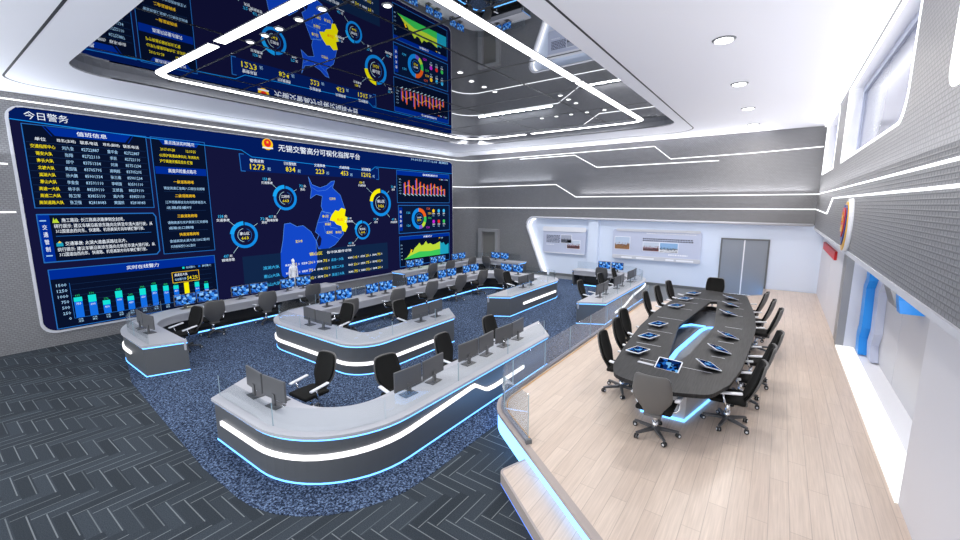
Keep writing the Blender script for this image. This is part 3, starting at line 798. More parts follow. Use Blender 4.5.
# ------------------------------------------------------------------ conference table
tb = thing('conference_table', 'long boat-shaped black oak conference table with a glowing open middle', 'table', (-1.25, 10.3, PZ))
bm = newbm()
def TL(y):  # half-outline of the top, local y from -4.1 to 4.2
    return None
left = [(-.66, -4.02), (-.82, -3.55), (-.93, -2.6), (-1.06, -1.0), (-1.09, .6), (-1.03, 1.9), (-.92, 2.7), (-.62, 4.3)]
right = [(.66, 4.0), (.84, 2.6), (.97, 1.5), (1.04, .3), (1.02, -1.0), (.96, -2.6), (.86, -3.4), (.68, -3.95)]
out = round_path([(-.5, 4.25, .15)] + [(a, b, .3) for a, b in right] + [(.1, -4.22, .6)] + [(a, b, .3) for a, b in left], 4, True)
hole = round_path([(-.09, -3.0, .03), (.05, -2.95, .03), (.15, -2.3, .3), (.28, -.1, .3), (.05, 2.57, .02), (-.11, 2.5, .02), (-.36, -.5, .2)], 4, True)
prism(bm, out, .69, .75, holes=[hole])
top = obj('tabletop', bm, 'tabletop', tb)
bm = newbm()
for y in (-3.05, -2.2, -1.2, -.0, 1.2, 2.05, 2.75):
    wl = -1.12+abs(y)*.05; wr_ = 1.05-abs(y)*.05
    hx0, hx1 = (-.24, .4) if abs(y) < 2.4 else (-.12, .12)
    if abs(y) < 2.45:
        box(bm, wl+.2, y-.008, .7505, hx0-.12, y+.008, .7515); box(bm, hx1+.08, y-.008, .7505, wr_-.25, y+.008, .7515)
    else:
        box(bm, wl+.45, y-.006, .7505, wr_-.3, y+.006, .7515)
obj('inlay_lines', bm, 'trim_light', tb)
bm = newbm(); prism(bm, rrect(-.58, -3.2, .5, 3.1, .1), .46, .48); box(bm, -.6, -3.2, .48, -.57, 3.1, .69); box(bm, .49, -3.2, .48, .52, 3.1, .69); obj('centre_tray', bm, 'tray_grey', tb)
bm = newbm(); ribbon(bm, [(-.2, -2.6), (-.19, -1.5), (-.02, .3), (.06, .62), (.3, .8)], -.04, .04, .485, .51); ribbon(bm, [(-.52, .36), (-.28, .72), (.02, .72)], -.03, .03, .485, .51)
obj('tray_light', bm, 'led_blue', tb)
bs = [(-.34, -3.46), (.30, -3.42), (.56, -2.2), (.62, 0), (.5, 2.4), (.28, 3.3), (-.28, 3.3), (-.5, 2.4), (-.6, 0), (-.55, -2.3)]
bm = newbm()
lo = [bm.verts.new((x, y, .03)) for x, y in bs]; hi = [bm.verts.new((x*1.08, y*1.015, .44)) for x, y in bs]
for i in range(len(bs)): bm.faces.new((lo[i], lo[(i+1) % len(bs)], hi[(i+1) % len(bs)], hi[i]))
bm.faces.new(lo[::-1]); bm.faces.new(hi); obj('pedestal', bm, 'table_base', tb)
bm = newbm(); prism(bm, [(x*1.03, y*1.012) for x, y in bs], .0, .028); obj('base_light', bm, 'led_blue', tb)

# tablets on the table
tab = thing('tablet', 'x', 'tablet'); tused = False
bm = newbm(); prism(bm, rrect(-.19, -.135, .19, .135, .02), -.006, .006); obj('tablet_body', bm, 'tablet_white', tab)
bm = newbm(); L = bm.loops.layers.uv.verify()
f = bm.faces.new([bm.verts.new(p) for p in ((-.172, -.118, .0068), (.172, -.118, .0068), (.172, .118, .0068), (-.172, .118, .0068))])
for lp, u in zip(f.loops, ((0, 0), (1, 0), (1, 1), (0, 1))): lp[L].uv = u
obj('display', bm, 'tablet_screen', tab)
bm = newbm(); prism(bm, [(-.06, .02), (.06, .02), (.06, .1), (-.06, .1)], -.05, -.006); obj('prop_stand', bm, 'rail_metal', tab)
def put_tablet(x, y, rz, label, tilt=15):
    global tused
    o = place(tab, tused, (x, y, PZ+.75+.052), rz, label, 'tablets on the conference table'); tused = True
    o.rotation_euler = (radians(tilt), 0, rz)
put_tablet(-1.27, 7.06, radians(-6), 'tablet at the near head of the conference table', 28)
for k, y in enumerate((7.52, 8.5, 9.52, 11.58, 12.62, 13.55)):
    put_tablet(-1.88-[0, .05, .1, .12, .08, .02][k], y, radians(-108), '%s tablet along the left side of the conference table' % cw[k], 2)
    put_tablet(-.74+[0, .05, .1, -.08, -.12, -.2][k], y-.05, radians(122), '%s tablet along the right side of the conference table' % cw[k])
bm = newbm(); prism(bm, [(-.13, -.03), (.13, -.03), (.13, .03), (-.13, .03)], 0, .012)
o = obj('name_card', bm, 'trim_light'); o.location = (-1.62, 7.05, PZ+.7505); o.rotation_euler = (0, 0, -.12); tag(o, 'small pale card on the table left of the near head tablet', 'card')

# ------------------------------------------------------------------ badge, red sign, exhibit boards, figure
def star(cx, cy, r, rot=pi/2):
    return [(cx+(r if k % 2 == 0 else r*.42)*cos(rot+pi*k/5), cy+(r if k % 2 == 0 else r*.42)*sin(rot+pi*k/5)) for k in range(10)]
def ell(cx, cy, rx, ry, n=36): return [(cx+rx*cos(2*pi*k/n), cy+ry*sin(2*pi*k/n)) for k in range(n)]
bd = thing('wall_badge', 'gold and red police badge on a white glowing disc on the right wall', 'badge', (XRU, 10.45, 3.37))
LB = lambda x, y, z: Vector((-z, x, y))
SHIELD = [(0, .36), (.16, .42), (.3, .36), (.36, .2), (.34, -.05), (.22, -.28), (0, -.42), (-.22, -.28), (-.34, -.05), (-.36, .2), (-.3, .36), (-.16, .42)]
for nm, poly, z0, z1, mt in (('halo_disc', ell(0, .0, .40, .50), .001, .03, 'white_gloss'), ('badge_body', ell(0, 0, .38, .49), .03, .07, 'white_gloss'),
                             ('laurel_ring', ell(0, -.02, .36, .46), .07, .085, 'badge_gold'), ('blue_field', [(x*.8, y*.9) for x, y in SHIELD], .085, .10, 'badge_blue'),
                             ('red_shield', [(x*.64, y*.66+.05) for x, y in SHIELD], .10, .115, 'badge_red'), ('gold_star', star(0, .14, .11), .115, .125, 'badge_gold'),
                             ('gold_gate', [(-.13, -.12), (.13, -.12), (.13, -.05), (.08, -.05), (.08, .0), (-.08, .0), (-.08, -.05), (-.13, -.05)], .115, .125, 'badge_gold')):
    bm = newbm(); prism(bm, poly, z0, z1, lift=LB); obj(nm, bm, mt, bd)
bm = newbm(); box(bm, XR-.06, 15.3, 2.2, XR-.001, 19.2, 2.44)
tag(obj('red_sign', bm, 'red'), 'plain red strip sign high on the white right wall near the far corner', 'sign')

def photo_mat(name, sky, mid, low, seed):
    m, nt, N, L = new_mat(name); b = N['Principled BSDF']
    tc = N.new('ShaderNodeTexCoord'); sp = N.new('ShaderNodeSeparateXYZ'); L.new(tc.outputs['Generated'], sp.inputs[0])
    no = N.new('ShaderNodeTexNoise'); no.inputs['Scale'].default_value = 5+seed; no.inputs['Detail'].default_value = 3; L.new(tc.outputs['Generated'], no.inputs['Vector'])
    ma = N.new('ShaderNodeMath'); ma.operation = 'MULTIPLY_ADD'; ma.inputs[1].default_value = .9; L.new(no.outputs['Fac'], ma.inputs[0]); L.new(sp.outputs['Z'], ma.inputs[2])
    r = ramp(N, L, ma.outputs[0], [(.3, low), (.62, mid), (.8, (low[0]*.6, low[1]*.6, low[2]*.6, 1)), (.98, sky)])
    L.new(r.outputs[0], b.inputs['Base Color']); b.inputs['Roughness'].default_value = .4; return m
M['photo_site'] = photo_mat('print_site', srgb(190, 205, 225), srgb(150, 110, 70), srgb(150, 90, 40), 1)
M['photo_cars'] = photo_mat('print_cars', srgb(200, 210, 225), srgb(60, 60, 66), srgb(150, 60, 50), 3)
M['photo_snow'] = photo_mat('print_snow', srgb(140, 180, 220), srgb(235, 236, 240), srgb(40, 44, 52), 2)
M['photo_grey'] = photo_mat('print_grey', srgb(170, 175, 190), srgb(100, 104, 118), srgb(60, 62, 72), 6)
Yw = YB+.25
def rows(bm, x0, x1, z, n, dz, h, y):
    for k in range(n):
        x = x0; box(bm, x0, y-.002, z-k*dz-.004, x1, y, z-k*dz)
        while x < x1 - .03:
            w = random.uniform(.05, .09); box(bm, x, y-.004, z-k*dz, min(x+w, x1), y, z-k*dz+h); x += w+random.uniform(.02, .035)
b1 = thing('exhibit_board', 'smaller rounded exhibit board left of the white pilaster', 'exhibit board', (0, 0, 0), 0, 'exhibit boards on the far wall')
bm = newbm(); prism(bm, rrect(-10.35, 1.22, -7.95, 2.56, .12), Yw-.12, Yw-.001, lift=lambda x, y, z: Vector((x, z, y))); obj('board_panel', bm, 'board', b1)
bm = newbm(); prism(bm, rrect(-10.38, 2.36, -7.92, 2.6, .1), Yw-.15, Yw-.12, lift=lambda x, y, z: Vector((x, z, y))); box(bm, -10.3, Yw-.13, 1.2, -8.0, Yw-.12, 1.24); obj('head_bar', bm, 'white_gloss', b1)
bm = newbm(); rows(bm, -10.15, -9.35, 2.12, 6, .07, .04, Yw-.121); obj('text_block', bm, 'photo_text', b1)
bm = newbm(); rows(bm, -10.15, -9.7, 1.64, 1, .07, .035, Yw-.121); obj('caption', bm, 'photo_white', b1)
for x0, x1, z0, z1, mt in ((-9.3, -8.72, 1.78, 2.18, 'photo_grey'), (-8.95, -8.25, 1.5, 1.92, 'photo_cars')):
    bm = newbm(); box(bm, x0-.02, Yw-.126 - (.006 if mt == 'photo_cars' else 0), z0-.02, x1+.02, Yw-.12, z1+.02, 0); f_ = obj('photo_mount', bm, 'photo_white', b1)
    bm = newbm(); box(bm, x0, Yw-.135, z0, x1, Yw-.126, z1); obj('photo_print', bm, mt, f_)
b2 = thing('exhibit_board', 'long rounded exhibit board right of the white pilaster', 'exhibit board', (0, 0, 0), 0, 'exhibit boards on the far wall')
bm = newbm(); prism(bm, rrect(-6.57, 1.2, -2.7, 2.6, .15), Yw-.12, Yw-.001, lift=lambda x, y, z: Vector((x, z, y))); obj('board_panel', bm, 'board', b2)
bm = newbm(); prism(bm, rrect(-6.55, 1.18, -2.68, 1.36, .06), Yw-.16, Yw-.12, lift=lambda x, y, z: Vector((x, z, y)))
prism(bm, rrect(-6.4, 2.5, -2.75, 2.62, .05), Yw-.16, Yw-.12, lift=lambda x, y, z: Vector((x, z, y))); obj('edge_bar', bm, 'trim_light', b2)
bm = newbm()
for x0, x1 in ((-6.1, -5.6), (-5.4, -4.6), (-4.1, -3.75), (-3.65, -2.95)): box(bm, x0, Yw-.165, 1.22, x1, Yw-.16, 1.29)
obj('light_tabs', bm, 'photo_white', b2)
for z_ in (2.16, 2.075):
    bm = newbm(); rows(bm, -5.15, -3.0, z_, 1, .085, .05, Yw-.121); obj('text_line', bm, 'photo_text', b2)
bm = newbm(); rows(bm, -4.0, -3.2, 1.46, 1, .08, .06, Yw-.121); obj('caption', bm, 'photo_white', b2)
bm = newbm(); rows(bm, -5.0, -2.9, 2.42, 1, .08, .03, Yw-.121); obj('caption', bm, 'photo_white', b2)
for x0, x1, z0, z1, mt in ((-6.45, -5.75, 1.64, 2.22, 'photo_site'), (-5.12, -4.42, 1.62, 2.02, 'photo_cars'), (-4.38, -3.62, 1.6, 2.02, 'photo_snow')):
    bm = newbm(); box(bm, x0-.02, Yw-.126, z0-.02, x1+.02, Yw-.12, z1+.02); f_ = obj('photo_mount', bm, 'photo_white', b2)
    bm = newbm(); box(bm, x0, Yw-.135, z0, x1, Yw-.126, z1); obj('photo_print', bm, mt, f_)

# standing white figure
def make_figure():
    J = {'pelvis': (0, 0, .95, .125), 'waist': (0, .01, 1.12, .12), 'chest': (0, .01, 1.32, .14), 'neck': (0, 0, 1.5, .055), 'jaw': (0, -.02, 1.58, .07), 'head': (0, -.01, 1.67, .085), 'crown': (0, .01, 1.74, .06)}
    E = [('pelvis', 'waist'), ('waist', 'chest'), ('chest', 'neck'), ('neck', 'jaw'), ('jaw', 'head'), ('head', 'crown')]
    for s, n in ((-1, 'l'), (1, 'r')):
        J.update({n+'sh': (s*.17, .01, 1.42, .06), n+'el': (s*.21, .03, 1.14, .043), n+'wr': (s*.2, -.03, .9, .03), n+'ha': (s*.19, -.05, .78, .028), n+'hip': (s*.09, 0, .9, .09), n+'kn': (s*.09, -.01, .5, .06), n+'an': (s*.09, .02, .09, .042), n+'to': (s*.1, -.15, .04, .034)})
        E += [('chest', n+'sh'), (n+'sh', n+'el'), (n+'el', n+'wr'), (n+'wr', n+'ha'), ('pelvis', n+'hip'), (n+'hip', n+'kn'), (n+'kn', n+'an'), (n+'an', n+'to')]
    ks = list(J); me = bpy.data.meshes.new('person')
    me.from_pydata([J[k][:3] for k in ks], [(ks.index(a), ks.index(b)) for a, b in E], [])
    o = bpy.data.objects.new('person', me); COL.objects.link(o)
    sk = o.modifiers.new('skin', 'SKIN'); o.modifiers.new('sub', 'SUBSURF').render_levels = 2
    for i, k in enumerate(ks):
        v = me.skin_vertices[0].data[i]; v.radius = (J[k][3], J[k][3]*(.8 if k in ('chest', 'waist', 'pelvis') else 1)); v.use_root = (k == 'pelvis')
    dg = bpy.context.evaluated_depsgraph_get(); m2 = bpy.data.meshes.new_from_object(o.evaluated_get(dg))
    o.modifiers.clear(); o.data = m2; m2.materials.clear(); m2.materials.append(M['figure'])
    for p in m2.polygons: p.use_smooth = True
    return o
pf = make_figure(); pf.scale = (.74, .8, 1); pf.location = (-14.85, 8.5, 0); pf.rotation_euler = (0, 0, radians(90))
tag(pf, 'person all in white standing between the back row and the giant display', 'person')
# ------------------------------------------------------------------ giant display
SCOL = {'bg': (20, 21, 58), 'panel': (11, 26, 58), 'deep': (8, 18, 44), 'hdr': (0, 44, 150), 'hdr2': (3, 27, 92), 'line': (38, 110, 190), 'dimline': (28, 56, 100),
        'white': (236, 244, 255), 'ltext': (165, 208, 245), 'yellow': (250, 230, 20), 'cyan': (20, 225, 215), 'bar': (20, 108, 225), 'ring': (20, 140, 230),
        'ring_hi': (25, 165, 245), 'map': (20, 72, 200), 'mapline': (90, 150, 240), 'mapyel': (250, 240, 10), 'gold': (255, 205, 30), 'orange': (240, 100, 30), 'green': (60, 200, 90),
        'magenta': (200, 40, 220), 'red': (230, 50, 40), 'lime': (190, 220, 60), 'teal': (30, 160, 190), 'cyan_t': (60, 185, 245), 'greenhi': (40, 190, 110), 'evpanel': (17, 38, 72), 'bluebox': (6, 30, 96), 'purple': (120, 90, 200), 'pale': (190, 230, 240)}
SK = list(SCOL)
SM = [emit('display_' + k, srgb(*SCOL[k]), 1.0) for k in SK]
SX0 = XL + .062
wallv = thing('video_wall', 'giant wall display with navy traffic dashboard, charts and a blue city map', 'display', (0, 0, 0))
LS = lambda y, z, d: Vector((SX0 + d, y, z))
bm = newbm(); prism(bm, rrect(1.80, .36, 18.80, 6.16, .3), .004, .045, lift=lambda y, z, d: Vector((XL+d, y, z))); obj('frame', bm, 'trim_light', wallv)
bm = newbm(); prism(bm, rrect(1.86, .42, 18.75, 6.13, .28), .045, .06, lift=lambda y, z, d: Vector((XL+d, y, z))); obj('screen', bm, SM[0], wallv)
class Sheet:
    def __init__(s): s.v = []; s.f = []; s.m = []; s.layer = 1
    def up(s): s.layer += 1; return s
    def poly(s, pts, c, dl=0):
        if len(pts) > 4:
            tr = tessellate_polygon([[Vector((p[0], p[1], 0)) for p in pts]])
        else: tr = [list(range(len(pts)))]
        b = len(s.v); s.v += [(SX0 + .0035*(s.layer+dl), p[0], p[1]) for p in pts]
        for t in tr: s.f.append([b+i for i in t]); s.m.append(SK.index(c))
    def rect(s, y0, z0, y1, z1, c, dl=0): s.poly([(y0, z0), (y1, z0), (y1, z1), (y0, z1)], c, dl)
    def line(s, pts, w, c, dl=0, closed=False):
        pts = list(pts) + ([pts[0]] if closed else [])
        for a, b in zip(pts, pts[1:]):
            d = Vector((b[0]-a[0], b[1]-a[1])); L = d.length
            if L < 1e-6: continue
            d /= L; n = Vector((-d.y, d.x))*w/2; e = d*w/2*.6
            s.poly([(a[0]-e.x-n.x, a[1]-e.y-n.y), (b[0]+e.x-n.x, b[1]+e.y-n.y), (b[0]+e.x+n.x, b[1]+e.y+n.y), (a[0]-e.x+n.x, a[1]-e.y+n.y)], c, dl)
    def box(s, y0, z0, y1, z1, w, c, dl=0): s.line([(y0, z0), (y1, z0), (y1, z1), (y0, z1)], w, c, dl, True)
    def ring(s, cy, cz, r0, r1, a0, a1, c, dl=0, n=28):
        k = max(2, int(n*abs(a1-a0)/360))
        for i in range(k):
            t, u = radians(a0+(a1-a0)*i/k), radians(a0+(a1-a0)*(i+1)/k)
            s.poly([(cy+r0*cos(t), cz+r0*sin(t)), (cy+r1*cos(t), cz+r1*sin(t)), (cy+r1*cos(u), cz+r1*sin(u)), (cy+r0*cos(u), cz+r0*sin(u))], c, dl)
    def text(s, body, y0, z0, y1, z1, c, bold=.018, dl=1):
        """lettering fitted into a box"""
        cu = bpy.data.curves.new('t', 'FONT'); cu.body = body; cu.resolution_u = 1; cu.offset = bold*.3
        o = bpy.data.objects.new('t', cu); me = bpy.data.meshes.new_from_object(o)
        if me.vertices:
            xs = [v.co.x for v in me.vertices]; ys = [v.co.y for v in me.vertices]
            ax, bx, ay, by = min(xs), max(xs), min(ys), max(ys); b = len(s.v)
            for v in me.vertices:
                s.v.append((SX0 + .0035*(s.layer+dl), y0+(v.co.x-ax)/max(1e-6, bx-ax)*(y1-y0), z0+(v.co.y-ay)/max(1e-6, by-ay)*(z1-z0)))
            for p in me.polygons: s.f.append([b+i for i in p.vertices]); s.m.append(SK.index(c))
        bpy.data.objects.remove(o); bpy.data.curves.remove(cu); bpy.data.meshes.remove(me)
    def ctext(s, body, cy, cz, w, h, c, bold=.018, dl=1): s.text(body, cy-w/2, cz-h/2, cy+w/2, cz+h/2, c, bold, dl)
    def build(s, name):
        me = bpy.data.meshes.new(name); me.from_pydata(s.v, [], s.f)
        for m in SM: me.materials.append(m)
        me.polygons.foreach_set('material_index', s.m); me.update()
        o = bpy.data.objects.new(name, me); COL.objects.link(o); o.parent = wallv; return o
# title strip
s = Sheet()
s.poly([(1.87, 5.82), (3.43, 5.76), (7.3, 5.63), (7.6, 5.42), (12.86, 5.30), (13.16, 5.50), (18.74, 5.50), (18.74, 6.0), (18.6, 6.11), (2.0, 6.11), (1.87, 5.98)], 'hdr2')
s.line([(1.87, 5.82), (3.43, 5.75), (7.25, 5.63), (7.58, 5.43), (12.86, 5.28), (13.16, 5.48), (18.72, 5.5)], .022, 'ring', 1)
s.text('今日警务', 2.12, 5.86, 2.92, 6.05, 'white', .004, 2)
s.text('无锡交警高分可视化指挥平台', 8.58, 5.72, 12.3, 5.98, 'white', .03, 2)
s.text('10:35:55 2017.12.04', 15.5, 5.98, 17.45, 6.08, 'ltext', .02, 2); s.text('星期四', 17.6, 5.98, 18.35, 6.1, 'ltext', .02, 2)
s.build('title_banner')
s = Sheet()
s.poly(ell(8.18, 5.93, .2, .2, 24), 'gold', 2); s.poly(ell(8.18, 5.97, .13, .14, 20), 'red', 3); s.poly(star(8.18, 6.0, .06), 'gold', 4); s.line([(8.0, 5.8), (8.36, 5.8)], .05, 'white', 3)
s.build('title_emblem')
# duty table
s = Sheet(); s.rect(2.05, 3.67, 4.55, 5.74, 'deep'); s.box(2.05, 3.67, 4.55, 5.74, .018, 'line', 1)
s.poly([(2.62, 5.51), (4.05, 5.51), (4.2, 5.72), (2.47, 5.72)], 'hdr', 1); s.line([(2.42, 5.72), (2.56, 5.5)], .02, 'hdr', 1); s.line([(4.25, 5.72), (4.12, 5.5)], .02, 'hdr', 1)
s.ctext('值班信息', 3.35, 5.615, .62, .12, 'white', .03, 2)
colx = [(2.12, 2.56), (2.70, 2.94), (3.08, 3.45), (3.62, 3.85), (3.99, 4.35)]
for (a, b), t in zip(colx, ('单位', '姓名(主班)', '联系电话', '姓名(副班)', '联系电话')): s.ctext(t, (a+b)/2, 5.40, .2 if t == '单位' else .36, .09, 'white', .02, 2)
rowz = [5.22+(3.81-5.22)*k/8 for k in range(9)]
units = ['交通指挥中心', '锡安大队', '南长大队', '北塘大队', '滨湖大队', '惠山大队', '高速一大队', '高速二大队', '高架道路大队']
n1 = ['刘九金', '张翔', '邱宁', '黄国强', '孙大鹏', '李金金', '杨子良', '陈卫军', '张卫强']; n2 = ['董平金', '李凯', '刘涛', '高明超', '张三维', '李明强', '王斌昌', '高大伟', '黄国民']
p1 = ['82722887', '82722110', '83751334', '83705795', '85901334', '83591110', '88259110', '83855110', '82818083']; p2 = ['82722887', '82722110', '85751234', '83705295', '85901234', '83591110', '88259110', '83855110', '82818083']
for k, z in enumerate(rowz):
    wu = .075*len(units[k]); s.ctext(units[k], 2.37, z, wu, .095, 'yellow', .03, 2)
    s.ctext(n1[k], 2.83, z, .075*len(n1[k]), .095, 'ltext', .02, 2); s.ctext(p1[k], 3.27, z, .36, .085, 'ltext', .02, 2)
    s.ctext(n2[k], 3.74, z, .075*len(n2[k]), .095, 'ltext', .02, 2); s.ctext(p2[k], 4.17, z, .35, .085, 'ltext', .02, 2)
    s.line([(2.08, z+.088), (4.5, z+.088)], .007, 'dimline', 1)
s.build('duty_table')
# risk list
s = Sheet(); s.rect(4.66, 2.24, 6.1, 5.75, 'deep'); s.box(4.66, 2.24, 6.1, 5.75, .018, 'line', 1)
s.poly([(4.96, 5.55), (5.85, 5.55), (5.98, 5.73), (4.84, 5.73)], 'hdr', 1); s.ctext('重点违法实时路况', 5.4, 5.635, .8, .11, 'white', .03, 2)
s.text('2017-09-28', 4.88, 5.38, 5.25, 5.46, 'yellow', .02, 2); s.text('12:15:25', 5.55, 5.38, 5.82, 5.46, 'yellow', .02, 2)
s.text('G2京沪高速由南向北, 车流较大', 4.83, 5.19, 5.9, 5.29, 'yellow', .02, 2); s.text('沪宁高速无锡段双向 缓慢', 4.83, 5.02, 5.7, 5.12, 'yellow', .02, 2)
s.rect(4.69, 4.68, 6.07, 4.90, 'hdr', 1); s.ctext('高速风险重点路况', 5.4, 4.79, .76, .12, 'white', .03, 2)
for t, u, u2, z in (('一级道路拥堵', '锡宜高速汇金路入口南往北拥堵', None, 4.46), ('二级道路拥堵', '江海西路南往北方向因修路至大', '北路段缓行', 4.03), ('三级道路拥堵', '通锡高速与京沪高速三汇处拥堵', '道路出口拥堵', 3.40), ('快速道路拥堵', '金城高架太湖大道128公里/时', '机场高架西行128公里/时', 2.82)):
    s.ctext(t, 5.4, z, .55, .1, 'gold', .025, 2); s.ctext(u, 5.41, z-.2, 1.12, .09, 'ltext', .015, 2)
    if u2: s.ctext(u2, 5.2, z-.37, .68, .09, 'ltext', .015, 2)
    s.line([(4.85, z-.46 if u2 else z-.3), (5.95, z-.46 if u2 else z-.3)], .008, 'dimline', 1)
s.build('road_risk_list')
# traffic notice
s = Sheet(); s.poly([(2.06, 3.5), (4.5, 3.5), (4.56, 3.4), (4.56, 2.36), (4.48, 2.26), (2.06, 2.26)], 'deep'); s.line([(2.06, 3.5), (4.5, 3.5), (4.56, 3.4), (4.56, 2.36), (4.48, 2.26), (2.06, 2.26)], .03, 'line', 1, True)
s.rect(2.06, 2.28, 2.28, 3.49, 'hdr', 1)
for t, z in zip('交通管制', (3.17, 2.98, 2.79, 2.6)): s.ctext(t, 2.165, z, .085, .13, 'white', .03, 2)
s.line([(2.1, 3.34), (2.2, 3.34)], .03, 'ltext', 2); s.line([(2.12, 2.43), (2.22, 2.43)], .03, 'ltext', 2)
for z0, a in ((3.34, '施工路段: 长江路高浪路南侧全封闭。'), (2.72, '交通事故: 太湖大道蠡溪路往北方。')):
    s.text(a, 2.5, z0-.05, 3.8, z0+.06, 'white', .02, 2); s.text('绕行提示: 建议车辆沿高浪东路向北转至华清大道行驶。从', 2.34, z0-.2, 4.46, z0-.09, 'white', .02, 2); s.text('312国道由西向东、快速路、机场高架方向车辆缓慢行驶。', 2.36, z0-.33, 4.25, z0-.225, 'white', .02, 2)
s.poly([(2.32, 3.28), (2.45, 3.28), (2.4, 3.4), (2.37, 3.34), (2.35, 3.42)], 'lime', 2); s.poly([(2.33, 2.66), (2.46, 2.66), (2.46, 2.74), (2.4, 2.8), (2.33, 2.74)], 'teal', 2); s.poly([(2.36, 2.75), (2.43, 2.75), (2.4, 2.81)], 'gold', 3)
s.line([(2.35, 2.93), (4.4, 2.93)], .012, 'line', 2)
s.build('traffic_notice')
# bar chart
s = Sheet(); s.rect(2.10, .46, 6.06, 2.06, 'deep'); s.box(2.10, .46, 6.06, 2.06, .02, 'line', 1); s.rect(2.11, 1.80, 6.05, 2.05, 'hdr', 1)
s.ctext('实时在线警力', 4.1, 1.925, .78, .12, 'white', .03, 2); s.rect(5.1, 1.72, 5.16, 1.78, 'cyan', 2); s.rect(5.55, 1.72, 5.61, 1.78, 'bar', 2)
s.text('在线警力', 5.2, 1.715, 5.46, 1.785, 'ltext', .02, 2); s.text('离线警力', 5.66, 1.715, 5.93, 1.785, 'ltext', .02, 2)
for k, t in enumerate(('0', '250', '500', '750', '1000', '1250', '1500')):
    z = .69+k*.155; w_ = .05*len(t); s.text(t, 2.40-w_, z-.035, 2.40, z+.045, 'ltext', .02, 2); s.line([(2.46, z), (5.92, z)], .006, 'dimline', 1)
s.line([(2.46, 1.66), (2.46, .68), (5.92, .68)], .01, 'line', 1)
bars = [(2.58, 1.25, 1.13), (2.87, 1.27, 1.07), (3.16, 1.06, .93), (3.45, 1.28, 1.08), (3.71, 1.08, .95), (4.01, 1.26, 1.06), (4.30, 1.32, 1.13), (4.60, 1.25, 1.09), (4.87, 1.22, 1.1), (5.16, 1.27, 1.27), (5.46, 1.24, 1.08), (5.73, 1.15, .98)]
for k, (y, t, m) in enumerate(bars):
    wd = .085 - .002*k
    s.rect(y-wd, .68, y+wd, m, 'mapyel' if k == 9 else 'bar', 2)
    if k != 9: s.rect(y-wd, m, y+wd, t, 'cyan', 2)
    s.ctext(('632', '596', '276', '638', '263', '586', '638', '468', '596', '', '532', '406')[k] or ' ', y, t+.05, .1, .055, 'greenhi', .02, 3) if k != 9 else None
    s.ctext(('755', '600', '450', '600', '430', '650', '350', '720', '450', '', '300', '280')[k] or '0', y, m-.06, .1, .055, 'white', .02, 3) if k != 9 else None
    s.ctext('大队', y, .635, .1, .05, 'ltext', .02, 2); s.ctext(('崇安', '南长', '北塘', '滨湖', '惠山', '锡山', '新吴', '高速', '高架', '江阴', '宜兴', '梁溪')[k], y, .575, .1, .05, 'ltext', .02, 2)
s.rect(4.80, 1.3, 5.54, 1.63, 'deep', 4); s.box(4.80, 1.3, 5.54, 1.63, .014, 'gold', 5); s.text('高速五大队', 4.86, 1.50, 5.22, 1.59, 'white', .03, 6); s.text('在线警力率', 4.86, 1.36, 5.17, 1.44, 'ltext', .02, 6); s.text('54.2%', 5.2, 1.35, 5.5, 1.47, 'yellow', .03, 6)
s.build('bar_chart')
# statistics strip
s = Sheet(); s.rect(7.16, 4.92, 13.34, 5.5, 'bluebox')
s.poly([(13.0, 5.26), (13.34, 5.26), (13.34, 5.5), (13.16, 5.48)], 'bluebox')
for a, b in (((7.3, 5.5), (7.16, 5.5)), ((7.16, 5.5), (7.18, 4.92)), ((7.18, 4.92), (7.32, 4.92)), ((13.2, 5.42), (13.34, 5.42)), ((13.34, 5.42), (13.34, 4.92)), ((13.34, 4.92), (13.2, 4.92))): s.line([a, b], .028, 'line', 1)
for y, t, nmb, u in ((7.75, '警情总数', '1273', '起'), (9.0, '已处警情数', '834', '起'), (10.27, '交通事故', '223', '起'), (11.45, '交通拥堵', '453', '起'), (12.62, '其他警情', '1202', '起')):
    s.ctext(t, y, 5.30 + (.03 if y > 10 else 0), .50, .12, 'white', .03, 2); wn = .13*len(nmb); s.ctext(nmb, y, 5.09, wn, .19, 'yellow', .02, 2); s.ctext(u, y+wn/2+.16, 5.05, .12, .12, 'ltext', .02, 2)
s.build('statistics_strip')
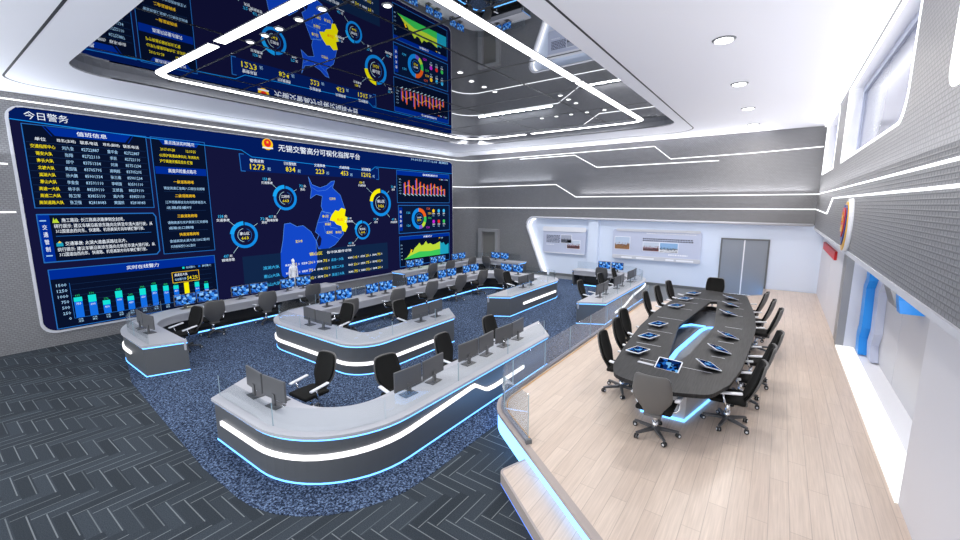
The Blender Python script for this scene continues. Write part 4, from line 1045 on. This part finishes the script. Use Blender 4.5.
# district rings
for cy, cz, r, nm, v, hi, labs in ((8.72, 4.0, .46, '江阴市', '663', 'ring_hi', ((-.55, .62), (.55, .42), (-.45, -.75))), (7.11, 2.68, .46, '惠山区', '663', 'ring_hi', ((-.55, .62), (.55, .5), (-.5, -.75))), (13.42, 3.83, .62, '锡山区', '1026', 'mapyel', ((-.95, .85), (.62, .72), (.6, -.85))), (12.29, 2.6, .42, '新吴区', '663', 'ring_hi', ((-.62, .5), (.6, .42), (-.55, -.6)))):
    s = Sheet(); s.ring(cy, cz, r*.78, r, -266, 86, 'ring'); s.ring(cy, cz, r*.78, r*1.08, 92, 172, hi, 1)
    s.ring(cy, cz, r*.5, r*.53, 100, 260, 'pale', 1); s.ring(cy, cz, r*.5, r*.53, -70, 70, 'line', 1)
    s.ctext(nm, cy, cz+r*.13, r*.72, r*.24, 'white', .03, 2); s.ctext(v, cy, cz-r*.22, r*.55, r*.22, 'yellow', .03, 2)
    for i, (dy, dz_) in enumerate(labs):
        a = math.atan2(dz_, dy); s.line([(cy+r*1.0*cos(a), cz+r*1.0*sin(a)), (cy+dy*.86, cz+dz_*.8)], .012, 'pale', 1)
        e = .18 if dy > 0 else -.12
        s.ctext(('158', '72', '437')[i], cy+dy+e-.06, cz+dz_+.06, .16, .1, 'yellow' if (hi == 'mapyel' and i == 0) else 'cyan_t', .02, 2); s.ctext('起', cy+dy+e+.1, cz+dz_+.06, .09, .09, 'white', .02, 2)
        s.ctext('交通事故' if i == 0 else ('其他' if i == 1 else '拥堵报警'), cy+dy+e, cz+dz_-.07, .2 if i == 1 else .42, .1, 'white', .02, 2)
    s.build('district_ring')
# city map
s = Sheet()
top_ = [(9.73, 4.85), (9.88, 4.55), (10.23, 4.44), (10.55, 4.55), (10.77, 4.72), (10.94, 4.75), (10.82, 4.45), (11.18, 4.16), (11.31, 3.78), (11.37, 3.57), (10.98, 3.4), (10.72, 3.28), (10.64, 3.42), (10.31, 3.45), (10.23, 3.70), (10.31, 4.1), (10.04, 4.17), (9.76, 4.0), (9.83, 4.34)]
mid_ = [(10.23, 3.5), (10.69, 3.36), (10.72, 3.07), (11.15, 2.84), (11.26, 2.5), (11.0, 2.25), (10.78, 2.05), (10.35, 1.88), (9.98, 1.95), (9.91, 2.27), (10.05, 2.52), (9.89, 2.65), (10.03, 3.05)]
sw_ = [(8.60, 3.02), (8.84, 3.05), (9.1, 2.9), (9.37, 2.93), (9.71, 2.66), (9.91, 2.27), (9.89, 1.99), (9.9, 1.5), (9.75, 1.2), (9.5, 1.05), (9.2, 1.2), (9.03, 1.1), (8.7, 1.25), (8.45, 1.05), (8.33, 1.3), (8.36, 1.85), (8.50, 2.41), (8.56, 2.79)]
yel_ = [(10.74, 3.36), (10.89, 3.52), (11.05, 3.48), (11.2, 3.62), (11.42, 3.55), (11.35, 3.27), (11.5, 3.2), (11.42, 2.95), (11.48, 2.8), (11.35, 2.58), (11.19, 2.62), (11.15, 2.84), (10.91, 2.92), (10.82, 3.05), (10.6, 3.1), (10.66, 3.25)]
for p in (top_, mid_, sw_): s.poly(p, 'map', 0); s.line(p, .014, 'mapline', 1, True)
s.poly(yel_, 'mapyel', 2)
s.line([(9.85, 4.45), (10.1, 4.3), (10.5, 4.35), (10.9, 4.62)], .01, 'mapline', 2)
for p in ([(10.05, 3.02), (10.4, 3.05), (10.6, 3.1)], [(10.45, 3.4), (10.5, 3.05), (10.62, 2.8), (10.95, 2.75)], [(10.3, 2.9), (10.35, 2.6), (10.7, 2.45), (11.0, 2.3)]): s.line(p, .012, 'mapline', 2)
s.poly([(9.93, 2.3), (10.08, 2.5), (10.16, 2.35), (10.1, 2.1), (10.0, 2.0)], 'bg', 2)
for t, y, z in (('江阴市', 10.78, 4.0), ('惠山区', 10.4, 3.28), ('梁溪区', 10.5, 2.95), ('锡山区', 11.1, 3.12), ('新吴区', 11.0, 2.58), ('滨湖区', 10.55, 2.6), ('宜兴市', 9.15, 2.32)): s.ctext(t, y, z, .3, .11, 'yellow' if t != '锡山区' else 'orange', .03, 3)
s.build('city_map')
# event details
s = Sheet(); s.layer = 6; s.poly([(6.95, .70), (13.72, .66), (13.72, 1.94), (6.95, 1.92)], 'evpanel'); 
s.text('锡山区', 9.55, 1.69, 10.15, 1.83, 'yellow', .03, 2); s.text('各中队案件详情', 10.35, 1.70, 11.6, 1.82, 'white', .02, 2)
for y, ns in ((7.65, ('滨湖大队', '惠山大队', '锡山大队')), (10.55, ('高速一大队', '高速二大队', '高速三大队'))):
    for k, t in enumerate(ns):
        z = 1.42-k*.32; s.text(t, y, z-.065, y+.62, z+.065, 'cyan_t', .02, 2)
        for j in range(3):
            q = y+.85+j*.68; s.text(('事故数', '报警数', '拥堵')[j], q, z-.045, q+.26, z+.045, 'white', .02, 2); s.text(('102', '236', '75')[(j+k) % 3], q+.3, z-.055, q+.5, z+.06, 'yellow', .02, 2); s.text('起', q+.54, z-.04, q+.6, z+.04, 'white', .02, 2)
s.poly([(8.35, 1.04), (8.45, .95), (8.7, 1.05), (9.03, 1.0), (9.5, .95), (9.75, 1.1), (9.9, 1.4), (9.89, 1.93), (8.36, 1.93), (8.33, 1.3)], 'map', 1)
s.build('event_details')
# right column of charts
s = Sheet(); s.rect(14.47, 3.86, 18.46, 5.42, 'deep'); s.box(14.47, 3.86, 18.46, 5.42, .025, 'line', 1); s.rect(14.48, 5.20, 18.45, 5.41, 'hdr', 1); s.ctext('事故数据统计', 16.9, 5.3, 1.2, .11, 'white', .03, 2)
hs = [.52, .62, .40, .72, .58, .5, .46, .54, .52, .42, .46, .3]
for k, h in enumerate(hs):
    y = 14.98+k*.275; s.rect(y-.06, 4.28, y, 4.28+h, 'purple', 2); s.rect(y+.0, 4.28, y+.08, 4.28+h*1.12, 'orange', 2); s.line([(y-.1, 4.3), (y+.06, 4.22)], .035, 'pale', 2)
s.line([(14.98+k*.275, 4.62+.12*sin(k*1.7)) for k in range(12)], .02, 'gold', 3)
for k in range(6): s.ctext('%d' % (k*100), 14.68, 4.3+k*.14, .14, .06, 'ltext', .02, 2)
for y, c in ((17.6, 'orange'), (18.0, 'purple')): s.rect(y, 5.1, y+.1, 5.14, c, 2); s.text('事故', y+.14, 5.08, y+.32, 5.16, 'ltext', .02, 2)
s.build('accident_chart')
s = Sheet(); s.rect(14.52, 2.32, 18.44, 3.72, 'panel'); s.box(14.52, 2.32, 18.44, 3.72, .03, 'line', 1); s.rect(14.54, 2.45, 14.78, 3.62, 'hdr', 1)
for t, z in zip('违法类别', (3.4, 3.17, 2.94, 2.71)): s.ctext(t, 14.66, z, .12, .13, 'white', .03, 2)
for a, b, c in ((92, 270, 'ring'), (270, 300, 'purple'), (300, 335, 'lime'), (335, 372, 'green'), (12, 92, 'orange')): s.ring(15.98, 3.03, .36, .55, a, b, c, 1)
s.ring(15.98, 3.03, .24, .26, 0, 360, 'line', 1); s.ctext('违法总数', 15.98, 3.09, .3, .08, 'white', .03, 2); s.ctext('2296', 15.98, 2.96, .3, .1, 'yellow', .03, 2)
for y, z, c in ((15.2, 3.35, 'cyan_t'), (15.2, 2.7, 'cyan_t'), (16.7, 3.55, 'orange'), (16.8, 3.3, 'gold'), (16.8, 3.05, 'green'), (16.65, 2.55, 'magenta')): s.ctext('126', y, z, .26, .11, c, .03, 2)
for k, c in enumerate(('gold', 'cyan_t', 'cyan_t', 'magenta', 'red', 'green')):
    y, z = 17.1+(k % 3)*.43, 3.36-(k//3)*.58; s.poly(ell(y, z+.06, .1, .1, 12), c, 2); s.ctext('超速', y, z-.09, .2, .08, 'white', .02, 2); s.ctext('56', y, z-.2, .14, .07, 'ltext', .02, 2)
s.build('violation_donut')
s = Sheet(); s.rect(14.53, .62, 18.42, 2.16, 'deep'); s.box(14.53, .62, 18.42, 2.16, .025, 'line', 1); s.rect(14.54, 1.98, 18.41, 2.15, 'hdr', 1); s.ctext('流量统计', 16.6, 2.065, .7, .1, 'white', .03, 2)
ar = [(14.8, .98), (15.0, 1.06), (15.15, 1.2), (15.3, 1.32), (15.42, 1.3), (15.6, 1.52), (15.78, 1.62), (15.95, 1.76), (16.1, 1.6), (16.28, 1.64), (16.45, 1.82), (16.6, 1.64), (16.8, 1.68), (17.0, 1.58), (17.2, 1.6), (17.4, 1.66), (17.6, 1.72)]
s.poly(ar + [(17.6, .98)], 'lime', 2); s.poly([(14.8, .98), (15.3, 1.15), (15.95, 1.3), (16.8, 1.25), (17.6, 1.3), (17.6, .98)], 'green', 3)
s.poly([(17.6, .98), (17.6, 1.72), (17.75, 1.6), (17.9, 1.66), (18.05, 1.48), (18.2, 1.5), (18.34, 1.58), (18.34, .98)], 'teal', 2); s.line([(15.3, 1.32), (15.36, 1.42)], .1, 'gold', 4)
for k in range(5): s.ctext('%d' % (k*50), 14.66, 1.0+k*.18, .12, .06, 'ltext', .02, 2)
s.rect(17.5, 1.9, 17.6, 1.94, 'gold', 2); s.text('流量', 17.65, 1.88, 17.85, 1.95, 'ltext', .02, 2)
s.build('flow_chart')


# ------------------------------------------------------------------ camera, world, lamps
cam_d = bpy.data.cameras.new('camera'); cam = bpy.data.objects.new('camera', cam_d); COL.objects.link(cam)
cam_d.sensor_width = 36; cam_d.lens = 414.53/960*36; cam_d.clip_end = 200
cam.location = (0, 0, 3.75); cam.rotation_euler = (radians(90-8.943), 0, radians(35.717))
sc = bpy.context.scene; sc.camera = cam
w = bpy.data.worlds.new('world'); sc.world = w; w.use_nodes = True
w.node_tree.nodes['Background'].inputs[0].default_value = (.9, .94, 1, 1); w.node_tree.nodes['Background'].inputs[1].default_value = 2.8
def area(name, loc, sx, sy, power, col=(1, 1, 1), rot=(0, 0, 0), spread=180):
    d = bpy.data.lights.new(name, 'AREA'); d.shape = 'RECTANGLE'; d.size = sx; d.size_y = sy; d.energy = power; d.color = col; d.spread = radians(spread)
    o = bpy.data.objects.new(name, d); COL.objects.link(o); o.location = loc; o.rotation_euler = rot; return o
# lamps of the room: downlights, the ceiling loop and the cove strips along the ceiling edges
for y_ in (8.8, 12.1, 15.25, 18.3): area('downlight_lamp', (-1.08, y_, ZC-.03), .28, .28, 75, (1, .95, .9))
area('loop_lamp', (-6.6, 3.97, ZM-.035), 4.6, .2, 90, spread=120); area('loop_lamp', (-4.42, 10.2, ZM-.035), .2, 12., 150, spread=120)
area('loop_lamp', (-12.5, 10.3, ZM-.035), .2, 12., 200, spread=120); area('loop_lamp', (-8.5, 16.62, ZM-.035), 7, .2, 190, spread=120)
def aim(o, d): o.rotation_euler = Vector(d).to_track_quat('-Z', 'Y').to_euler()
o = area('line_lamp', (XRU-.08, 9.5, 4.15), .06, 20, 230, (.97, .97, 1)); o.rotation_euler = (0, radians(90+42), 0)
o = area('line_lamp', (-3.7, YB-.1, 4.2), 9, .06, 80, (.95, .96, 1)); o.rotation_euler = (radians(-90-58), 0, 0)
o = area('cove_lamp', (XRU-.07, 9.5, ZC-.10), .06, 20, 60, (.97, .97, 1)); o.rotation_euler = (0, radians(90+22), 0)
o = area('cove_lamp', (XL+.1, 9.0, 6.30), .06, 19, 55, (.82, .9, 1)); o.rotation_euler = (0, radians(-90-14), 0)
o = area('line_lamp', (XL+.12, -.4, 4.85), .06, 4, 110, (.86, .92, 1)); o.rotation_euler = (0, radians(-90-45), 0)
o = area('line_lamp', (-12.2, YB-.1, 4.9), 4.6, .06, 70, (.88, .93, 1)); o.rotation_euler = (radians(-90-45), 0, 0)
o = area('cove_lamp', (-7, YB-.1, 6.36), 13, .06, 100, (.95, .96, 1)); o.rotation_euler = (radians(-90-30), 0, 0)
vs_ = sc.view_settings; sc.display_settings.display_device = 'sRGB'
vs_.view_transform = 'Standard'; vs_.look = 'None'; vs_.gamma = 1; vs_.use_curve_mapping = False; vs_.exposure = 0.0
